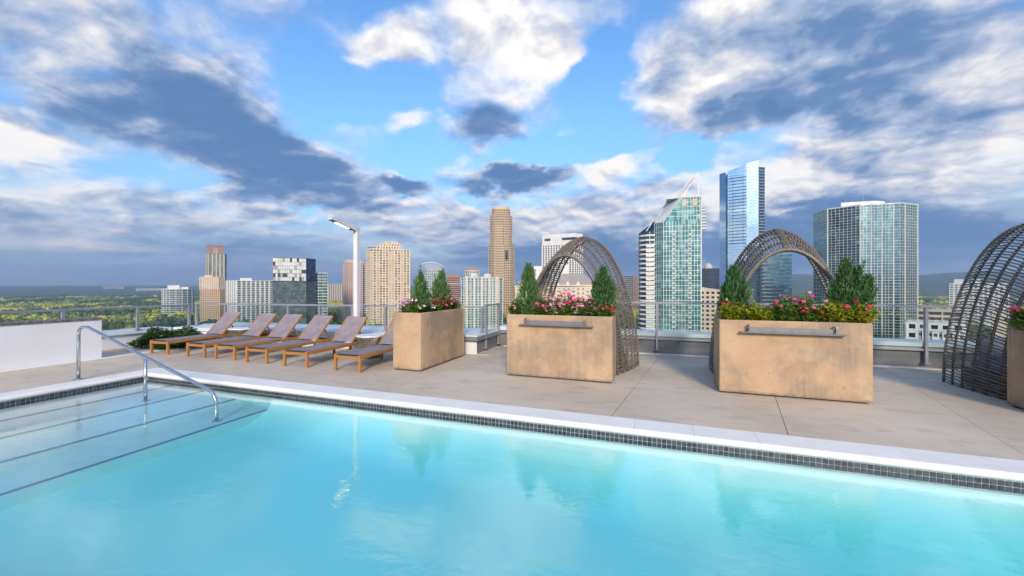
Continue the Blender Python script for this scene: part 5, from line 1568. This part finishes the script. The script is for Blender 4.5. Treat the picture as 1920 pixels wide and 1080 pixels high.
# ---- low buildings dotted through the trees
def pavilion(name, label, side, ahead, w, d, h, mat, roof='c_white'):
    x = side * math.cos(VIEW_YAW) - ahead * math.sin(VIEW_YAW); y = ahead * math.cos(VIEW_YAW) + side * math.sin(VIEW_YAW)
    z = hill(x, y); yaw = -math.atan2(x, y)
    t = thing(name, label, 'building', (x, y, z), yaw, 'low buildings among the trees')
    MB().box(-w / 2, w / 2, 0, d, 0, h).build('wall', M[mat], t)
    MB().box(-w / 2 - .6, w / 2 + .6, -.6, d + .6, h + .01, h + 1.0).build('roof', M[roof], t)
    n = max(3, int(w / 6)); f = int(h // 4)
    for j in range(f):
        MB().box(-w / 2 + 1.5, w / 2 - 1.5, -.12, .3, 1.6 + j * 4, 3.4 + j * 4).build('window_band', M['g_dark'], t)
    clear_spots.append((x, y, max(w, d) * .5 + 6))
    return t
pavilion('glass_pavilion', 'low dark glass building between the trees left of the pink tower', -292, 690, 46, 26, 14, 'c_dark', 'c_grey')
pavilion('white_house', 'small white gabled house among trees left of the pink tower', -430, 1000, 30, 18, 16, 'c_white')
pavilion('warehouse', 'long pale warehouse roof far across the woods at the left horizon', -2700, 3000, 190, 60, 26, 'c_white')
pavilion('warehouse', 'smaller pale warehouse far across the woods beside the round condo', -1720, 2500, 120, 50, 30, 'c_white')
pavilion('warehouse', 'tiny pale warehouse farthest left across the woods', -3300, 3300, 120, 50, 30, 'c_stone')
pavilion('white_block', 'small white block far behind the round condo', -1180, 1900, 90, 40, 26, 'c_white')
pavilion('podium', 'wide pale podium at the foot of the tan block', -440, 590, 70, 20, 15, 'c_stone', 'c_pale')
pavilion('podium', 'pale flat roofed podium at the foot of the green condos', -48, 330, 60, 24, 26, 'c_pale', 'c_pale')
scatter(-60, -19, 620, 2500, 13500)
scatter(-21, 57, 560, 2400, 10000)
scatter(-60, 57, 260, 640, 1500)
NM = ['broadleaf_woods', 'pine_woods', 'sunlit_tint_woods']
LB_ = ['green broadleaf woods spreading to the horizon', 'dark green pine stands within the woods', 'yellow-green trees with a sunlit tone put into their colour within the woods']
for g, nm_, lb_ in zip(range(3), NM, LB_):
    woods(nm_, lb_, groups[g][0], groups[g][1], CRM[g], 40 + g * 5)

# a few nearer trees one can pick out
def park_tree(label, side, ahead, h, mi, seed):
    x = side * math.cos(VIEW_YAW) - ahead * math.sin(VIEW_YAW); y = ahead * math.cos(VIEW_YAW) + side * math.sin(VIEW_YAW)
    t = thing('park_tree', label, 'tree', (x, y, hill(x, y)), 0, 'street trees below the deck')
    b = crown_cluster(seed, 900, h * .48, h)
    cr_ = MB(); cr_.v, cr_.f, cr_.m = b.v, b.f, b.m
    cr_.build('crown', CRM[mi], t)
    MB().tube([(0, 0, -1), (0, 0, h * .3), (.4, .2, h * .6)], [h * .035, h * .025, h * .012], 7).build('trunk', M['bark'], t)
park_tree('round yellow-green tree at the foot of the pink tower', -132, 330, 34, 2, 71)
park_tree('dark tree beside the yellow-green tree left of the pink tower', -163, 345, 36, 1, 72)
park_tree('dark tree in front of the low glass building', -196, 420, 30, 1, 73)
park_tree('small green tree in front of the terrace row', 198, 190, 22, 0, 74)

# ------------------------------------------------------------------ haze over the city
m, T, out = new_mat('haze_air')
pv = T.n('ShaderNodeVolumePrincipled')
T.put(pv.inputs['Color'], (.50, .68, .95)); pv.inputs['Density'].default_value = 0.00019; pv.inputs['Anisotropy'].default_value = .2
T.link(pv.outputs[0], out.inputs['Volume'])
hz_ = MB().box(-11600, 11600, -11600, 11600, -90, 330).build('haze', m)
tag(hz_, 'thin pale blue haze over the distant woods', 'haze', kind='stuff')
